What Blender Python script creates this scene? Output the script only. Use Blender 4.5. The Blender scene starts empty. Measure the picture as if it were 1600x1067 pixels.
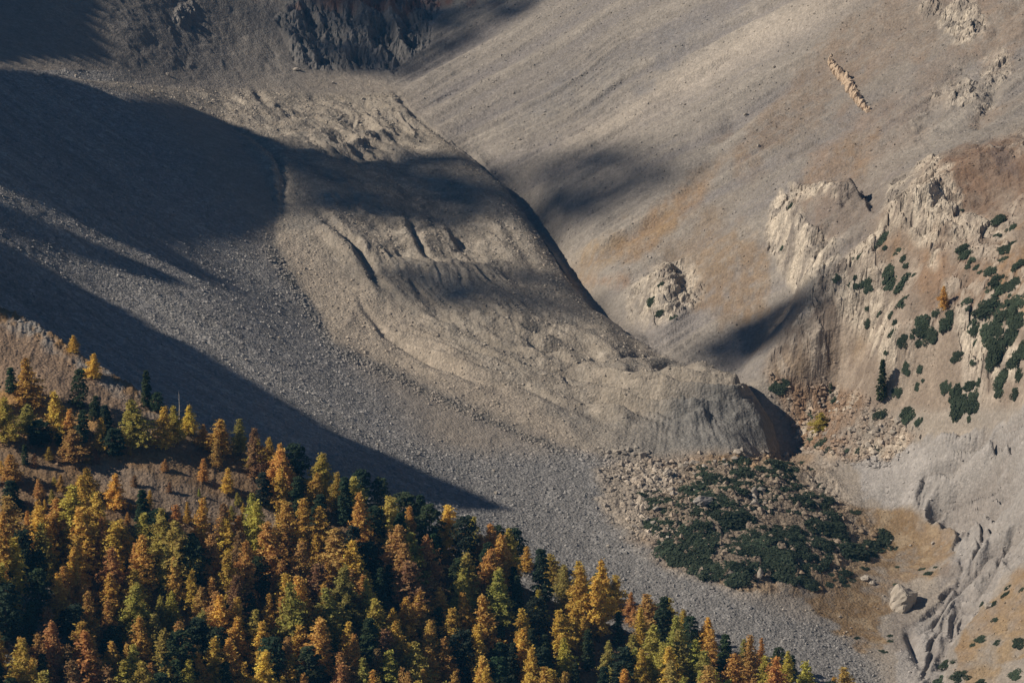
import bpy, bmesh, math, random
import numpy as np
from mathutils import Vector

# ------------------------------------------------------------------ camera, sky, sun
scene = bpy.context.scene
COL = scene.collection
PITCH = math.radians(15.0)
FPX = 800 / math.tan(math.radians(7.0))
CAMZ = 500.0
cd = bpy.data.cameras.new("camera")
cd.sensor_width = 36.0
cd.lens = 18.0 / math.tan(math.radians(7.0))
cd.clip_start = 5.0
cd.clip_end = 9000.0
cam = bpy.data.objects.new("camera", cd)
COL.objects.link(cam)
cam.location = (0, 0, CAMZ)
cam.rotation_euler = (math.radians(90) - PITCH, 0, 0)
scene.camera = cam

SUN_EL = math.radians(37.0)
SUN_BEHIND = math.radians(-7.0)
LS = np.array([-math.cos(SUN_EL) * math.cos(SUN_BEHIND), math.cos(SUN_EL) * math.sin(SUN_BEHIND), math.sin(SUN_EL)])
world = bpy.data.worlds.new("World")
scene.world = world
world.use_nodes = True
nt = world.node_tree
nt.nodes.clear()
sky = nt.nodes.new("ShaderNodeTexSky")
sky.sky_type = 'NISHITA'
sky.sun_disc = False
sky.sun_elevation = SUN_EL
sky.sun_rotation = math.atan2(LS[0], LS[1])
sky.altitude = 2200
sky.ozone_density = 4.0
sky.dust_density = 0.3
bg = nt.nodes.new("ShaderNodeBackground")
bg.inputs[1].default_value = 0.04
wo = nt.nodes.new("ShaderNodeOutputWorld")
nt.links.new(sky.outputs[0], bg.inputs[0])
nt.links.new(bg.outputs[0], wo.inputs[0])
sl = bpy.data.lights.new("sun", 'SUN')
sl.energy = 4.2
sl.angle = math.radians(0.27)
sl.color = (1.0, 0.895, 0.755)
sun = bpy.data.objects.new("sun", sl)
COL.objects.link(sun)
sun.location = (0, 0, 900)
sun.rotation_euler = Vector(LS.tolist()).to_track_quat('Z', 'Y').to_euler()
scene.view_settings.view_transform = 'Standard'
scene.view_settings.look = 'None'
scene.view_settings.exposure = 0.23
scene.view_settings.gamma = 1.0
scene.cycles.max_bounces = 4
scene.cycles.diffuse_bounces = 2

CP, SP = math.cos(PITCH), math.sin(PITCH)

# ------------------------------------------------------------------ maths helpers
def ray(u, v):
    X = (np.asarray(u, float) - 800) / FPX
    Y = (533.5 - np.asarray(v, float)) / FPX
    return X, CP + Y * SP, -SP + Y * CP

def unproj(u, v, D):
    a, b, c = ray(u, v)
    return a * D, b * D, c * D + CAMZ

def proj(x, y, z):
    z = z - CAMZ
    D = y * CP - z * SP
    return 800 + FPX * x / D, 533.5 - FPX * (y * SP + z * CP) / D

rng = np.random.default_rng(7)
TAB = rng.random((512, 512)).astype(np.float32)

def vn(x, y, seed=0):
    x = np.asarray(x) + seed * 37.31
    y = np.asarray(y) + seed * 91.7
    ix = np.floor(x).astype(np.int32); iy = np.floor(y).astype(np.int32)
    fx = (x - ix).astype(np.float32); fy = (y - iy).astype(np.float32)
    fx = fx * fx * fx * (fx * (fx * 6 - 15) + 10); fy = fy * fy * fy * (fy * (fy * 6 - 15) + 10)
    a = TAB[ix & 511, iy & 511]; b = TAB[(ix + 1) & 511, iy & 511]
    c = TAB[ix & 511, (iy + 1) & 511]; d = TAB[(ix + 1) & 511, (iy + 1) & 511]
    return (a * (1 - fx) + b * fx) * (1 - fy) + (c * (1 - fx) + d * fx) * fy * 1.0

def fbm(x, y, o=4, seed=0, g=0.5):
    s = 0; a = 1; t = 0
    for k in range(o):
        s = s + a * (vn(x * 2 ** k, y * 2 ** k, seed + k * 3) * 2 - 1); t += a; a *= g
    return s / t

def ridged(x, y, o=4, seed=0):
    s = 0; a = 1; t = 0
    for k in range(o):
        s = s + a * (1 - np.abs(vn(x * 2 ** k, y * 2 ** k, seed + k * 3) * 2 - 1) * 2); t += a; a *= 0.55
    return s / t

def sstep(a, b, x):
    t = np.clip((x - a) / (b - a), 0, 1)
    return t * t * (3 - 2 * t)

def pdist(u, v, pts):
    """distance to a polyline, and the 0-1 position along it"""
    P = np.array(pts, float)
    L = np.r_[0, np.cumsum(np.hypot(*(P[1:] - P[:-1]).T))]
    best = np.full(u.shape, 1e9, np.float32); pos = np.zeros(u.shape, np.float32); side = np.zeros(u.shape, np.float32)
    P = P.astype(np.float32)
    for i in range(len(P) - 1):
        dx, dy = P[i + 1] - P[i]
        l2 = dx * dx + dy * dy
        t = np.clip(((u - P[i, 0]) * dx + (v - P[i, 1]) * dy) / l2, 0, 1)
        ex = u - P[i, 0] - t * dx; ey = v - P[i, 1] - t * dy
        d = np.hypot(ex, ey)
        m = d < best
        best = np.where(m, d, best)
        pos = np.where(m, (L[i] + t * math.sqrt(l2)) / L[-1], pos)
        side = np.where(m, np.sign(dx * ey - dy * ex), side)
    return best, pos, side

def inside(u, v, pts):
    P = pts; n = len(P); r = np.zeros(u.shape, bool)
    for i in range(n):
        x1, y1 = P[i]; x2, y2 = P[(i + 1) % n]
        if y1 == y2: continue
        c = ((y1 > v) != (y2 > v)) & (u < (x2 - x1) * (v - y1) / (y2 - y1) + x1)
        r ^= c
    return r

def sdist(u, v, pts):
    """signed distance to a polygon, positive inside"""
    d, _, _ = pdist(u, v, list(pts) + [pts[0]])
    return np.where(inside(u, v, pts), d, -d)

# ------------------------------------------------------------------ the valley: control points (pixel, pixel, depth in metres)
CTRL = [
 # gully east of the glacier and valley floor
 (450,130,1880),(620,135,1895),(700,210,1830),(800,300,1757),(880,400,1690),(950,490,1630),(1060,550,1598),(1150,580,1580),(1235,660,1546),
 (1050,716,1500),(960,722,1494),(1150,716,1502),(1350,760,1482),(1430,900,1422),(1400,1067,1350),(1450,1180,1310),
 # western foot of the glacier
 (430,380,1640),(510,525,1572),(600,575,1550),(700,625,1530),(850,690,1506),(300,170,1790),(420,260,1712),
 # ground below the glacier
 (600,300,1745),(650,450,1640),(750,560,1580),(300,110,1850),
 # left scree slope
 (-200,-100,1880),(0,0,1815),(100,100,1760),(200,200,1700),(0,300,1520),(250,330,1610),(-200,150,1560),(-200,400,1400),(0,480,1432),(150,450,1500),(300,640,1400),
 (350,480,1530),(480,640,1470),(560,740,1420),(700,760,1450),(820,870,1405),(950,850,1425),(1050,950,1385),(1250,1000,1368),(1250,1150,1320),(0,800,1290),(-200,700,1240),(500,1000,1290),(900,1100,1310),
 (250,1100,1220),(-100,1100,1180),(950,780,1460),
 # head of the valley
 (200,40,1850),(200,-100,1930),(330,60,1905),(400,-20,1965),(560,100,1925),(560,0,1965),(500,-100,2010),(700,60,1945),(750,-60,2010),
 # right slope
 (850,0,1945),(850,120,1862),(1000,200,1775),(1000,330,1695),(1100,250,1712),(1300,0,1800),(1150,80,1812),(1300,150,1728),(1600,0,1712),(1450,100,1705),(1600,130,1655),
 (1150,400,1632),(1050,450,1640),(1300,-150,1890),(1000,-120,1980),(1700,-150,1760),(1850,0,1660),
 # side gully and spur on the right
 (1400,200,1655),(1330,330,1612),(1270,440,1586),(1200,520,1578),(1120,560,1586),
 (1600,210,1588),(1500,235,1590),(1440,280,1570),(1400,340,1560),(1330,430,1552),(1270,510,1549),(1200,580,1550),
 (1450,450,1518),(1550,400,1512),(1600,330,1530),(1600,500,1466),(1500,550,1484),(1400,560,1505),(1300,600,1550),(1400,640,1504),(1600,640,1430),(1750,400,1440),(1750,200,1540),(1750,600,1395),
 (1500,700,1464),(1350,700,1500),
 # gravel fan on the right
 (1600,760,1412),(1520,800,1440),(1600,900,1372),(1500,950,1390),(1600,1060,1322),(1500,1060,1340),(1750,800,1370),(1750,1000,1300),(1650,1180,1280),
 # grass below the knoll
 (1300,900,1420),(1330,980,1388),(1180,930,1400),
]
cp = np.array(CTRL, float)
cx, cy, cz = unproj(cp[:, 0], cp[:, 1], cp[:, 2])
S0 = 500.0
def tps_fit(x, y, z, lam=2e-4):
    n = len(x)
    r2 = ((x[:, None] - x) ** 2 + (y[:, None] - y) ** 2) / S0 ** 2
    K = 0.5 * r2 * np.log(r2 + 1e-12) + lam * np.eye(n)
    Pm = np.c_[np.ones(n), x / S0, y / S0]
    A = np.block([[K, Pm], [Pm.T, np.zeros((3, 3))]])
    return np.linalg.solve(A, np.r_[z, 0, 0, 0])
W = tps_fit(cx, cy, cz)
def tps(x, y):
    out = W[-3] + W[-2] * x / S0 + W[-1] * y / S0
    for i in range(len(cx)):
        r2 = ((x - cx[i]) ** 2 + (y - cy[i]) ** 2) / S0 ** 2
        out = out + W[i] * 0.5 * r2 * np.log(r2 + 1e-12)
    return out

# polar grid of the ground: az = x / y
az = np.r_[np.linspace(-0.26, -0.138, 60)[:-1], np.linspace(-0.138, 0.138, 1080), np.linspace(0.138, 0.26, 60)[1:]]
ys = np.r_[np.linspace(1020, 1130, 40)[:-1], np.arange(1130, 2040, 0.95), np.linspace(2040, 2500, 110)]
AZ, YY = np.meshgrid(az, ys)
AZ = AZ.astype(np.float32); YY = YY.astype(np.float32)
XX = AZ * YY
# smooth base evaluated on a coarser grid, then interpolated
ysc = np.linspace(ys[0], ys[-1], 300); azc = np.linspace(az[0], az[-1], 260)
AC, YC = np.meshgrid(azc, ysc)
BC = tps(AC * YC, YC)
def bil(grid, a, y, ga, gy):
    fa = np.clip((a - ga[0]) / (ga[1] - ga[0]), 0, len(ga) - 1.001); fy = np.clip((y - gy[0]) / (gy[1] - gy[0]), 0, len(gy) - 1.001)
    ia = fa.astype(int); iy = fy.astype(int); ta = fa - ia; ty = fy - iy
    return (grid[iy, ia] * (1 - ta) + grid[iy, ia + 1] * ta) * (1 - ty) + (grid[iy + 1, ia] * (1 - ta) + grid[iy + 1, ia + 1] * ta) * ty
Z = bil(BC, AZ, YY, azc, ysc).astype(np.float32)

# ------------------------------------------------------------------ the rock glacier body
GOUT = [(30,112),(250,132),(460,140),(560,142),(622,140),(665,185),(725,238),(790,292),(840,362),(885,432),(925,482),(975,515),(1050,562),(1105,580),(1155,598),(1186,628),(1207,665),(1216,700),(1204,722),(1150,726),(1050,722),(960,724),(880,700),(740,643),(620,585),(520,540),(478,470),(425,385),(430,330),(395,250),(335,185),(200,150),(60,118)]
U0, V0 = proj(XX, YY, Z)
gd = sdist(U0 + 5 * fbm(XX / 14, YY / 14, 3, 5), V0 + 3 * fbm(XX / 14, YY / 14, 3, 6), GOUT)
gdm = np.maximum(gd, 0) / 4.2                       # about metres
tl = sstep(80, 560, V0)                             # thicker towards the toe
Hg = 5.0 + 14.0 * tl
right = sstep(-40, 160, (U0 - 615) * 0.73 - (V0 - 250) * 0.68)   # east flank is steeper
toe = sstep(930, 1060, U0)
toer = sstep(1060, 1140, U0)
midr = sstep(940, 1000, U0) * (1 - sstep(1040, 1110, U0)) * (1 - sstep(580, 640, V0))
slope = 0.48 + right * (0.25 + 1.45 * sstep(200, 300, V0)) * (1 - .8 * midr) + 0.45 * toe * (1 - right * .6) + .3 * toer
Hg = Hg * (1 - .55 * midr * right) * (1 - .06 * toe)
Hg = Hg * (1 - 0.35 * right * (1 - sstep(150, 330, V0)))
dome = Hg * (1 - np.exp(-(gdm * slope / Hg) ** 1.25))
dome = np.where(gd > 0, dome, 0)
Z1 = Z + dome

# the gully the glacier's east flank drops into
gl, _, gs = pdist(U0, V0, [(745,236),(800,288),(850,352),(895,420),(940,480),(985,515)])
Z1 = Z1 - 9.0 * np.exp(-((gl - 14) / 25) ** 2) * (gd <= 0) * sstep(235, 300, V0) * (1 - sstep(480, 530, V0))
Z1 = Z1 - 2.5 * np.exp(-((gl - 12) / 22) ** 2) * (gd <= 0) * sstep(130, 160, V0) * (1 - sstep(235, 300, V0))
tf_, _, _ = pdist(U0, V0, [(1160,600),(1205,630),(1232,672),(1245,712)])
Z1 = Z1 - 3.0 * np.exp(-(tf_ / 30) ** 2) * (gd <= 0)
# knoll with the dwarf pines
def bump(cu, cv, ru, rv, h, U, V, p=2):
    r = np.sqrt(((U - cu) / ru) ** 2 + ((V - cv) / rv) ** 2)
    return h * np.exp(-(r ** p))
Z1 = Z1 + bump(1170, 850, 165, 95, 9.0, U0, V0, 2.6)
Z1 = Z1 + bump(1330, 655, 90, 40, 2.5, U0, V0)
# rock knobs
K1 = [(1200,360),(1212,335),(1240,315),(1290,300),(1350,300),(1370,340),(1330,400),(1275,470),(1245,480),(1220,450),(1202,400)]
k1d = sdist(U0 + 7 * fbm(XX / 9, YY / 9, 3, 8), V0 + 7 * fbm(XX / 9, YY / 9, 3, 9), K1)
kn1 = 15 * sstep(0, 44, k1d)
SPU = [(1900,170),(1600,215),(1500,245),(1450,275),(1405,330),(1310,435),(1250,515),(1200,590),(1250,680),(1500,760),(1900,760)]
spd = sdist(U0 + 10 * fbm(XX / 12, YY / 12, 3, 8), V0 + 8 * fbm(XX / 12, YY / 12, 3, 9), SPU)
Z1 = Z1 + 7.5 * sstep(0, 46, spd) * (1 - sstep(540, 640, V0))
kn2 = bump(1035, 470, 34, 42, 7, U0, V0, 3.0)
kn3 = bump(1425, 350, 40, 40, 7, U0, V0, 3.0)
Z1 = Z1 + kn1 + kn2 + kn3

# ------------------------------------------------------------------ near forested ridge
CREST = [(-260,455,1360),(-100,462,1358),(0,478,1352),(60,505,1347),(120,548,1338),(200,600,1328),(300,668,1318),(430,730,1311),(560,795,1306),(700,868,1306),(820,920,1304),(950,975,1300),(1050,1010,1296),(1150,1045,1290),(1250,1078,1284),(1400,1130,1272),(1600,1200,1255)]
cr = np.array(CREST, float)
kx, ky, kz = unproj(cr[:, 0], cr[:, 1], cr[:, 2])
ka = kx / ky
yc = np.interp(AZ, ka, ky) + 5 * fbm(XX / 40, YY * 0, 2, 44)
zc = np.interp(AZ, ka, kz)
dyc = yc - YY
fs = 0.36 + 0.10 * sstep(0, 120, dyc)
B = zc - np.where(dyc > 0, dyc * fs, -dyc * 0.62) + 2.2 * fbm(XX / 30, YY / 30, 3, 50) * sstep(0, 30, dyc) 
# step of the open terrace on the forest slope
B = B + 2.0 * np.sin(dyc / 9.0 + 2 * fbm(XX / 60, YY / 60, 2, 51)) * sstep(10, 40, dyc)
k = 3.0
hm = np.clip(0.5 + 0.5 * (B - Z1) / k, 0, 1)
Z2 = Z1 * (1 - hm) + B * hm + k * hm * (1 - hm)
onB = hm > 0.5

# ------------------------------------------------------------------ detail relief, laid over the smooth shape
U, V = proj(XX, YY, Z2)
G = sstep(0, 14, gd) * (1 - hm)                       # on glacier
Gb = (1 - hm)
Rr = (1 - hm) * (1 - sstep(0, 8, gd))
x_, y_ = XX, YY
D = np.zeros_like(Z2)
# glacier: lumps, flow ridges, toe ridges, front flutes
wx = 8 * fbm(x_ / 30, y_ / 30, 3, 11); wy = 8 * fbm(x_ / 30, y_ / 30, 3, 12)
top = sstep(10, 34, gdm)
toem0 = sstep(820, 980, U) * sstep(560, 585, V)
flow_c = x_ * 0.91 + y_ * 0.41; flow_s = -x_ * 0.41 + y_ * 0.91
lft = sstep(0, 40, V * .9 - U * .62 - 90 + 60)
mm = sstep(4, 22, gdm * (1 + 2.2 * (1 - sstep(180, 260, V)))) * (0.35 + 0.65 * top) * (1 - .9 * lft * (1 - sstep(26, 52, gdm)))
mm = mm * (1 - sstep(1105, 1150, U0) * .85)
w1 = 12 * fbm(x_ / 34, y_ / 34, 2, 201); w2 = 12 * fbm(x_ / 34, y_ / 34, 2, 202)
D += G * mm * 4.0 * fbm((x_ + w1) / 38, (y_ + w2) / 46, 2, 13)
wr = ridged((flow_c + w1) / 11, (flow_s + w2 * 1.5) / 34, 4, 19)
wr2 = ridged((flow_c * .5 + flow_s * .5 + w2) / 9, (flow_s - flow_c + w1) / 24, 3, 203)
sel = sstep(-.15, .25, fbm(x_ / 45, y_ / 60, 2, 204))
calm = 1 - .7 * toem0
mm = mm * (1 + 1.0 * (1 - sstep(200, 260, V)))
D += G * mm * calm * (3.2 * (wr - .4) * (.35 + .65 * sel) + 1.6 * (wr2 - .4) * (1 - .6 * sel))
toem = sstep(820, 980, U) * (1 - sstep(1130, 1190, U)) * sstep(560, 585, V) * (1 - sstep(640, 668, V))
arc = V + 0.00035 * (U - 1130) ** 2 + 5 * fbm(U / 60, V / 30, 3, 14)
D += G * toem * (1.3 * np.sin(arc / 3.3 + 2.5 * fbm(U / 50, V / 20, 2, 27)) * (.5 + fbm(U / 60, V / 20, 2, 29)) + 3.6 * (ridged(U / 110, arc / 15, 2, 15) - .4) + .8 * fbm(x_ / 7, y_ / 9, 3, 26))
midm = sstep(560, 700, U) * (1 - sstep(880, 960, U)) * sstep(470, 510, V) * (1 - sstep(560, 600, V))
D += G * midm * 2.5 * fbm(U / 70, (V - 0.3 * U) / 7, 3, 16)
W1f = fbm(x_ / 9, y_ / 9, 3, 21)
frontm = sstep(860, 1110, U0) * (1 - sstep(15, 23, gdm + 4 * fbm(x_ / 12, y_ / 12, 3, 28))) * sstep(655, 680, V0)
D += G * frontm * (0.6 * ridged((U - 0.35 * (V - 640) * (U - 1040) / 110 + 5 * W1f) / 8, V / 60, 4, 17) + .8 * fbm(x_ / 8, y_ / 8, 3, 205))
flank = G * (1 - top) * (1 - frontm)
D += flank * 0.25 * ridged((flow_s) / 4, flow_c / 25, 3, 18)
W1 = fbm(x_ / 9, y_ / 9, 3, 21); W2 = fbm(x_ / 9, y_ / 9, 3, 22)
def crack(pts, w, depth, asym=True, wob=3):
    """furrow whose left bank is steep; width and depth in pixels / metres"""
    d, p, s = pdist(U + wob * W1, V + wob * W2, pts)
    taper = np.sin(np.clip(p, 0.02, 0.98) * math.pi) ** 0.5
    return depth * taper * np.exp(-(d / w) ** 2), d * s, taper
for pts, w, dep in [
    ([(500,338),(540,368),(565,392),(580,425),(608,470)], 8, 3.6), ([(575,395),(598,440),(622,478)], 5, 1.5),
    ([(632,325),(655,368),(668,385),(686,410)], 6, 2.6), ([(615,372),(640,395)], 4, 1.0),
    ([(602,125),(628,150),(650,178),(700,215),(745,245)], 7, 3.2),
    ([(365,110),(395,135),(420,165),(428,175)], 5, 1.8), ([(330,180),(390,210),(430,240),(445,280),(440,330)], 6, 1.8),
    ([(545,185),(560,197),(580,200)], 4, 1.2), ([(430,190),(480,180),(530,185)], 5, 1.0), ([(440,205),(500,200),(560,215)], 5, 1.2),
    ([(870,575),(885,590),(900,600)], 4, 1.2), ([(985,573),(1020,580),(1050,572)], 4, 1.4), ([(960,590),(1010,598),(1070,590)], 4, 1.0),
    ([(560,500),(620,540),(700,580),(800,620)], 7, 1.3), ([(640,470),(720,520),(820,545),(900,560)], 9, 1.2),
    ([(940,584),(1000,576),(1060,573),(1112,580)], 3.5, 1.9), ([(950,602),(1020,593),(1090,594),(1135,606)], 3.5, 1.8), ([(925,616),(1000,612),(1080,616),(1140,626)], 3.5, 1.6), ([(880,562),(950,555),(1040,556),(1100,562)], 4, 1.5),
    ([(870,592),(930,602),(990,606),(1030,612)], 4, 1.6), ([(600,515),(650,550),(730,582),(820,600),(890,640)], 5, 2.0), ([(560,470),(600,520),(670,560),(760,600)], 5, 1.8), ([(760,560),(840,568),(920,585),(960,600)], 4, 1.5), ([(740,520),(820,535),(900,540),(960,548)], 5, 1.6),
    ([(380,150),(430,168),(500,172)], 4, 1.6), ([(300,128),(350,150),(400,165)], 4, 1.6), ([(450,135),(500,150),(560,160),(610,165)], 4, 1.5), ([(640,430),(660,470),(700,500)], 7, 1.2), ([(700,330),(720,380),(760,420)], 10, 1.3), ([(780,330),(800,370),(850,440)], 9, 1.1)]:
    c, sd, tp = crack(pts, w, dep)
    D -= G * c
    D += G * 0.4 * dep * tp * np.exp(-((sd - 1.6 * w) / (1.5 * w)) ** 2)      # raised left bank shades the furrow
# scree slopes: shallow runnels along the fall line
th = np.where(U > 1150, np.radians(28) + (np.clip(U, 1150, 1600) - 1150) / 450 * math.radians(12), math.radians(28))
qr = U * math.sin(math.radians(29)) + V * math.cos(math.radians(29)) + 8 * fbm(U / 130, V / 130, 2, 30)
sr = -U * math.cos(math.radians(29)) + V * math.sin(math.radians(29))
ql = -U * math.sin(math.radians(31)) + V * math.cos(math.radians(31)) + 0.00012 * (U - 500) ** 2 + 6 * fbm(U / 150, V / 150, 2, 31)
sl_ = U * math.cos(math.radians(31)) + V * math.sin(math.radians(31))
RS = Rr * sstep(-20, 60, (U - 615) * 0.73 - (V - 140) * 0.68)          # right-hand slope
RS = RS * (1 - sstep(560, 640, V))
LSm = Rr * (1 - sstep(-60, 20, (U - 430) * 0.77 - (V - 380) * 0.64 + 0)) * np.where(V > 110, 1, 0)
streakR = fbm(qr / 16, sr / 420, 4, 32); streakR2 = fbm(qr / 5, sr / 160, 3, 33)
streakL = fbm(ql / 14, sl_ / 500, 4, 34); streakL2 = fbm(ql / 4.5, sl_ / 170, 3, 35)
D += RS * (2.0 * streakR + 0.8 * streakR2 + 1.2 * sstep(1150, 1400, U) * fbm(x_ / 14, y_ / 20, 4, 36))
D += LSm * (0.55 * streakL + 0.18 * streakL2)
# ribs on the upper right slope
for pts, w, dep in [([(1290,0),(1060,135),(870,235)], 14, 1.6), ([(1600,170),(1400,215),(1250,300),(1100,400),(1010,520)], 12, -1.6), ([(1330,230),(1180,330),(1080,420)], 14, 1.2),
                    ([(1560,60),(1500,110),(1440,190)], 12, -1.6), ([(1560,40),(1600,0)], 10, -1.5), ([(1150,190),(1080,300),(950,400)], 16, -1.6), ([(1600,90),(1560,130),(1530,190)], 10, -1.8),
                    ([(1400,140),(1330,190),(1240,240)], 8, -1.2)]:
    d, p, s = pdist(U + 6 * W1, V + 5 * W2, pts)
    D += RS * dep * np.exp(-(d / w) ** 2)
# broken rock
def window(u0, u1, v0, v1):
    m = (U > u0) & (U < u1) & (V > v0) & (V < v1)
    r = np.flatnonzero(m.any(1)); c = np.flatnonzero(m.any(0))
    if len(r) == 0: return slice(0, 1), slice(0, 1)
    return slice(r[0], r[-1] + 1), slice(c[0], c[-1] + 1)
def blob(cu, cv, ru, rv, ang=0, n=0.35, sc=18, seed=60, soft=0.35):
    m_ = 1.9 * max(ru, rv) + 5
    w = window(cu - m_, cu + m_, cv - m_, cv + m_)
    out = np.zeros(U.shape, np.float32)
    out[w] = blob_(U[w], V[w], x_[w], y_[w], cu, cv, ru, rv, ang, n, sc, seed, soft)
    return out
def blob_(U, V, x_, y_, cu, cv, ru, rv, ang, n, sc, seed, soft):
    a = math.radians(ang)
    du = U - cu; dv = V - cv
    p = (du * math.cos(a) + dv * math.sin(a)) / ru; q = (-du * math.sin(a) + dv * math.cos(a)) / rv
    r = np.sqrt(p * p + q * q) + n * 1.6 * fbm(x_ / sc * 1.6, y_ / sc * 0.8, 4, seed)
    return (1 - sstep(1 - soft, 1 + soft, r)) * np.clip(.8 + .9 * fbm(x_ / 2.4, y_ / 3.2, 4, seed + 3), 0, 1)
def poly(pts, soft=6, n=8, sc=14, seed=61):
    P = np.array(pts); m_ = n + soft + 4
    w = window(P[:, 0].min() - m_, P[:, 0].max() + m_, P[:, 1].min() - m_, P[:, 1].max() + m_)
    out = np.zeros(U.shape, np.float32)
    out[w] = poly_(U[w], V[w], x_[w], y_[w], pts, soft, n, sc, seed)
    return out
def poly_(U, V, x_, y_, pts, soft, n, sc, seed):
    d = sdist(U + n * fbm(x_ / sc, y_ / sc, 4, seed), V + n * fbm(x_ / sc, y_ / sc, 4, seed + 5), pts)
    return sstep(-soft, soft, d)
rock = np.zeros_like(Z2)
R1 = np.maximum(poly([(1200,335),(1222,302),(1250,318),(1268,352),(1300,378),(1312,402),(1266,448),(1240,456),(1212,418),(1194,372)], 4, 8), .85 * poly([(1232,292),(1290,288),(1335,298),(1330,312),(1285,305),(1240,318)], 4, 7))
R2 = blob(1035, 455, 36, 55, 60, .4) ; R3 = blob(1425, 325, 45, 26, 25, .5)
R4 = poly([(1450,250),(1480,262),(1500,330),(1560,350),(1570,380),(1500,375),(1470,420),(1440,380),(1400,330),(1395,300)], 8, 22) 
R5 = poly([(1290,445),(1380,420),(1400,470),(1385,520),(1400,600),(1375,600),(1350,530),(1320,500)], 8, 22, 12)
R6 = poly([(1490,470),(1530,500),(1590,560),(1590,610),(1540,600),(1500,560),(1495,520)], 8, 20, 12)
R7 = poly([(1290,430),(1400,330),(1418,345),(1340,420),(1250,510),(1235,520)], 4, 6)
R8 = blob(1495, 30, 36, 26, 30, .6); R9 = blob(1530, 130, 75, 26, -38, .7, 14)
crag = poly([(430,20),(470,5),(560,0),(700,-30),(690,20),(655,85),(610,118),(560,105),(500,108),(462,100),(440,60)], 6, 16, 18)
crag2 = blob(290, 25, 22, 26, 60, .5)
kr = blob(1085, 765, 120, 48, 10, .5) ; kr2 = blob(1025, 800, 40, 60, 0, .6, 10, 64)
rock = np.clip(np.maximum.reduce([R1, R2 * .9, R3, R4 * .75, R5 * .7, R6 * .8, R7 * .8, R8, R9 * .6]), 0, 1) * (1 - hm) * (1 - G)
crg = np.clip(np.maximum(crag, crag2 * .8), 0, 1) * (1 - hm)
rub = poly([(940,735),(1010,715),(1120,700),(1240,700),(1310,740),(1340,800),(1370,860),(1300,905),(1200,935),(1080,900),(1000,850),(950,800)], 14, 20) * (1 - hm) * (1 - G)
rub2 = poly([(1200,595),(1290,600),(1400,650),(1440,680),(1400,720),(1300,720),(1240,690),(1225,650)], 10, 14) * (1 - hm) * (1 - G)
spur = poly([(1600,205),(1500,232),(1440,262),(1395,320),(1300,430),(1240,510),(1190,580),(1230,640),(1400,640),(1640,640),(1640,200)], 10, 10) * (1 - hm) * (1 - G)
rn = ridged(x_ / 9, y_ / 12, 5, 70)
def blocks(x, y, seed):
    ix = np.floor(x).astype(np.int32); iy = np.floor(y).astype(np.int32)
    b1 = np.full(x.shape, 9., np.float32); b2 = b1.copy(); val = np.zeros(x.shape, np.float32)
    for dx in (-1, 0, 1):
        for dy in (-1, 0, 1):
            cxx = ix + dx; cyy = iy + dy
            px = cxx + TAB[(cxx + seed) & 511, cyy & 511]; py = cyy + TAB[cxx & 511, (cyy + seed + 77) & 511]
            d = (px - x) ** 2 + (py - y) ** 2; m = d < b1
            b2 = np.where(m, b1, np.minimum(b2, d)); val = np.where(m, TAB[(cxx + 31) & 511, (cyy + seed) & 511] + .5 * (x - px) * (TAB[cxx & 511, cyy & 511] - .5), val); b1 = np.where(m, d, b1)
    return val, np.sqrt(b2) - np.sqrt(b1)
rkm = (spur > .02) | (rock > .02) | (rub > .02) | (rub2 > .02) | (crg > .02)
rr_ = np.flatnonzero(rkm.ravel())
bx = (x_ + 2 * W1).ravel()[rr_]; by = (y_ + 2 * W2).ravel()[rr_]
v1, e1 = blocks((bx + .4 * by) / 5.5, by / 7.5, 3); v2, e2 = blocks(bx / 2.4, by / 3.2, 9)
blk = np.zeros(Z2.size, np.float32); blk[rr_] = 3.0 * v1 + 1.5 * v2 - .9 * np.exp(-e1 / .08) - .4 * np.exp(-e2 / .12) - 1.6
blk = blk.reshape(Z2.shape)
crk = np.zeros(Z2.size, np.float32); crk[rr_] = np.maximum(np.exp(-e1 / .07), .6 * np.exp(-e2 / .1)); crk = crk.reshape(Z2.shape)

D += rock * (1.2 * (rn - 0.35) + blk * (1.15 - .5 * np.clip(R1 + R2, 0, 1)) + .4)
D += crg * (.5 * blk + 5.0 * (ridged(x_ / 14 + y_ / 60, y_ / 34, 4, 72) - 0.3) + 1.8 * ridged(x_ / 3.2, y_ / 9, 3, 73))
smo = sstep(-.02, .3, fbm(x_ / 20, y_ / 26, 3, 86))
D += spur * smo * .45 * blk
D += spur * (1.6 * fbm(x_ / 16, y_ / 22, 4, 75) + 0.8 * ridged(x_ / 6, y_ / 9, 3, 76))
headw = (1 - sstep(95, 140, V)) * (1 - sstep(560, 760, U)) * (1 - hm) * (1 - G) * sstep(100, 200, U)
D += headw * (0.45 * ridged((x_ + 0.25 * y_ + 6 * W1) / 9, (y_) / 60, 4, 77) + 1.0 * fbm(x_ / 14, y_ / 40, 4, 74))
D += rub * (.35 * blk + 0.6 * ridged(x_ / 5, y_ / 6, 4, 78) + 1.2 * fbm(x_ / 16, y_ / 16, 3, 79))
D += rub2 * (.35 * blk + 0.6 * ridged(x_ / 5, y_ / 6, 4, 80) + 1.0 * fbm(x_ / 14, y_ / 14, 3, 81))
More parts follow.
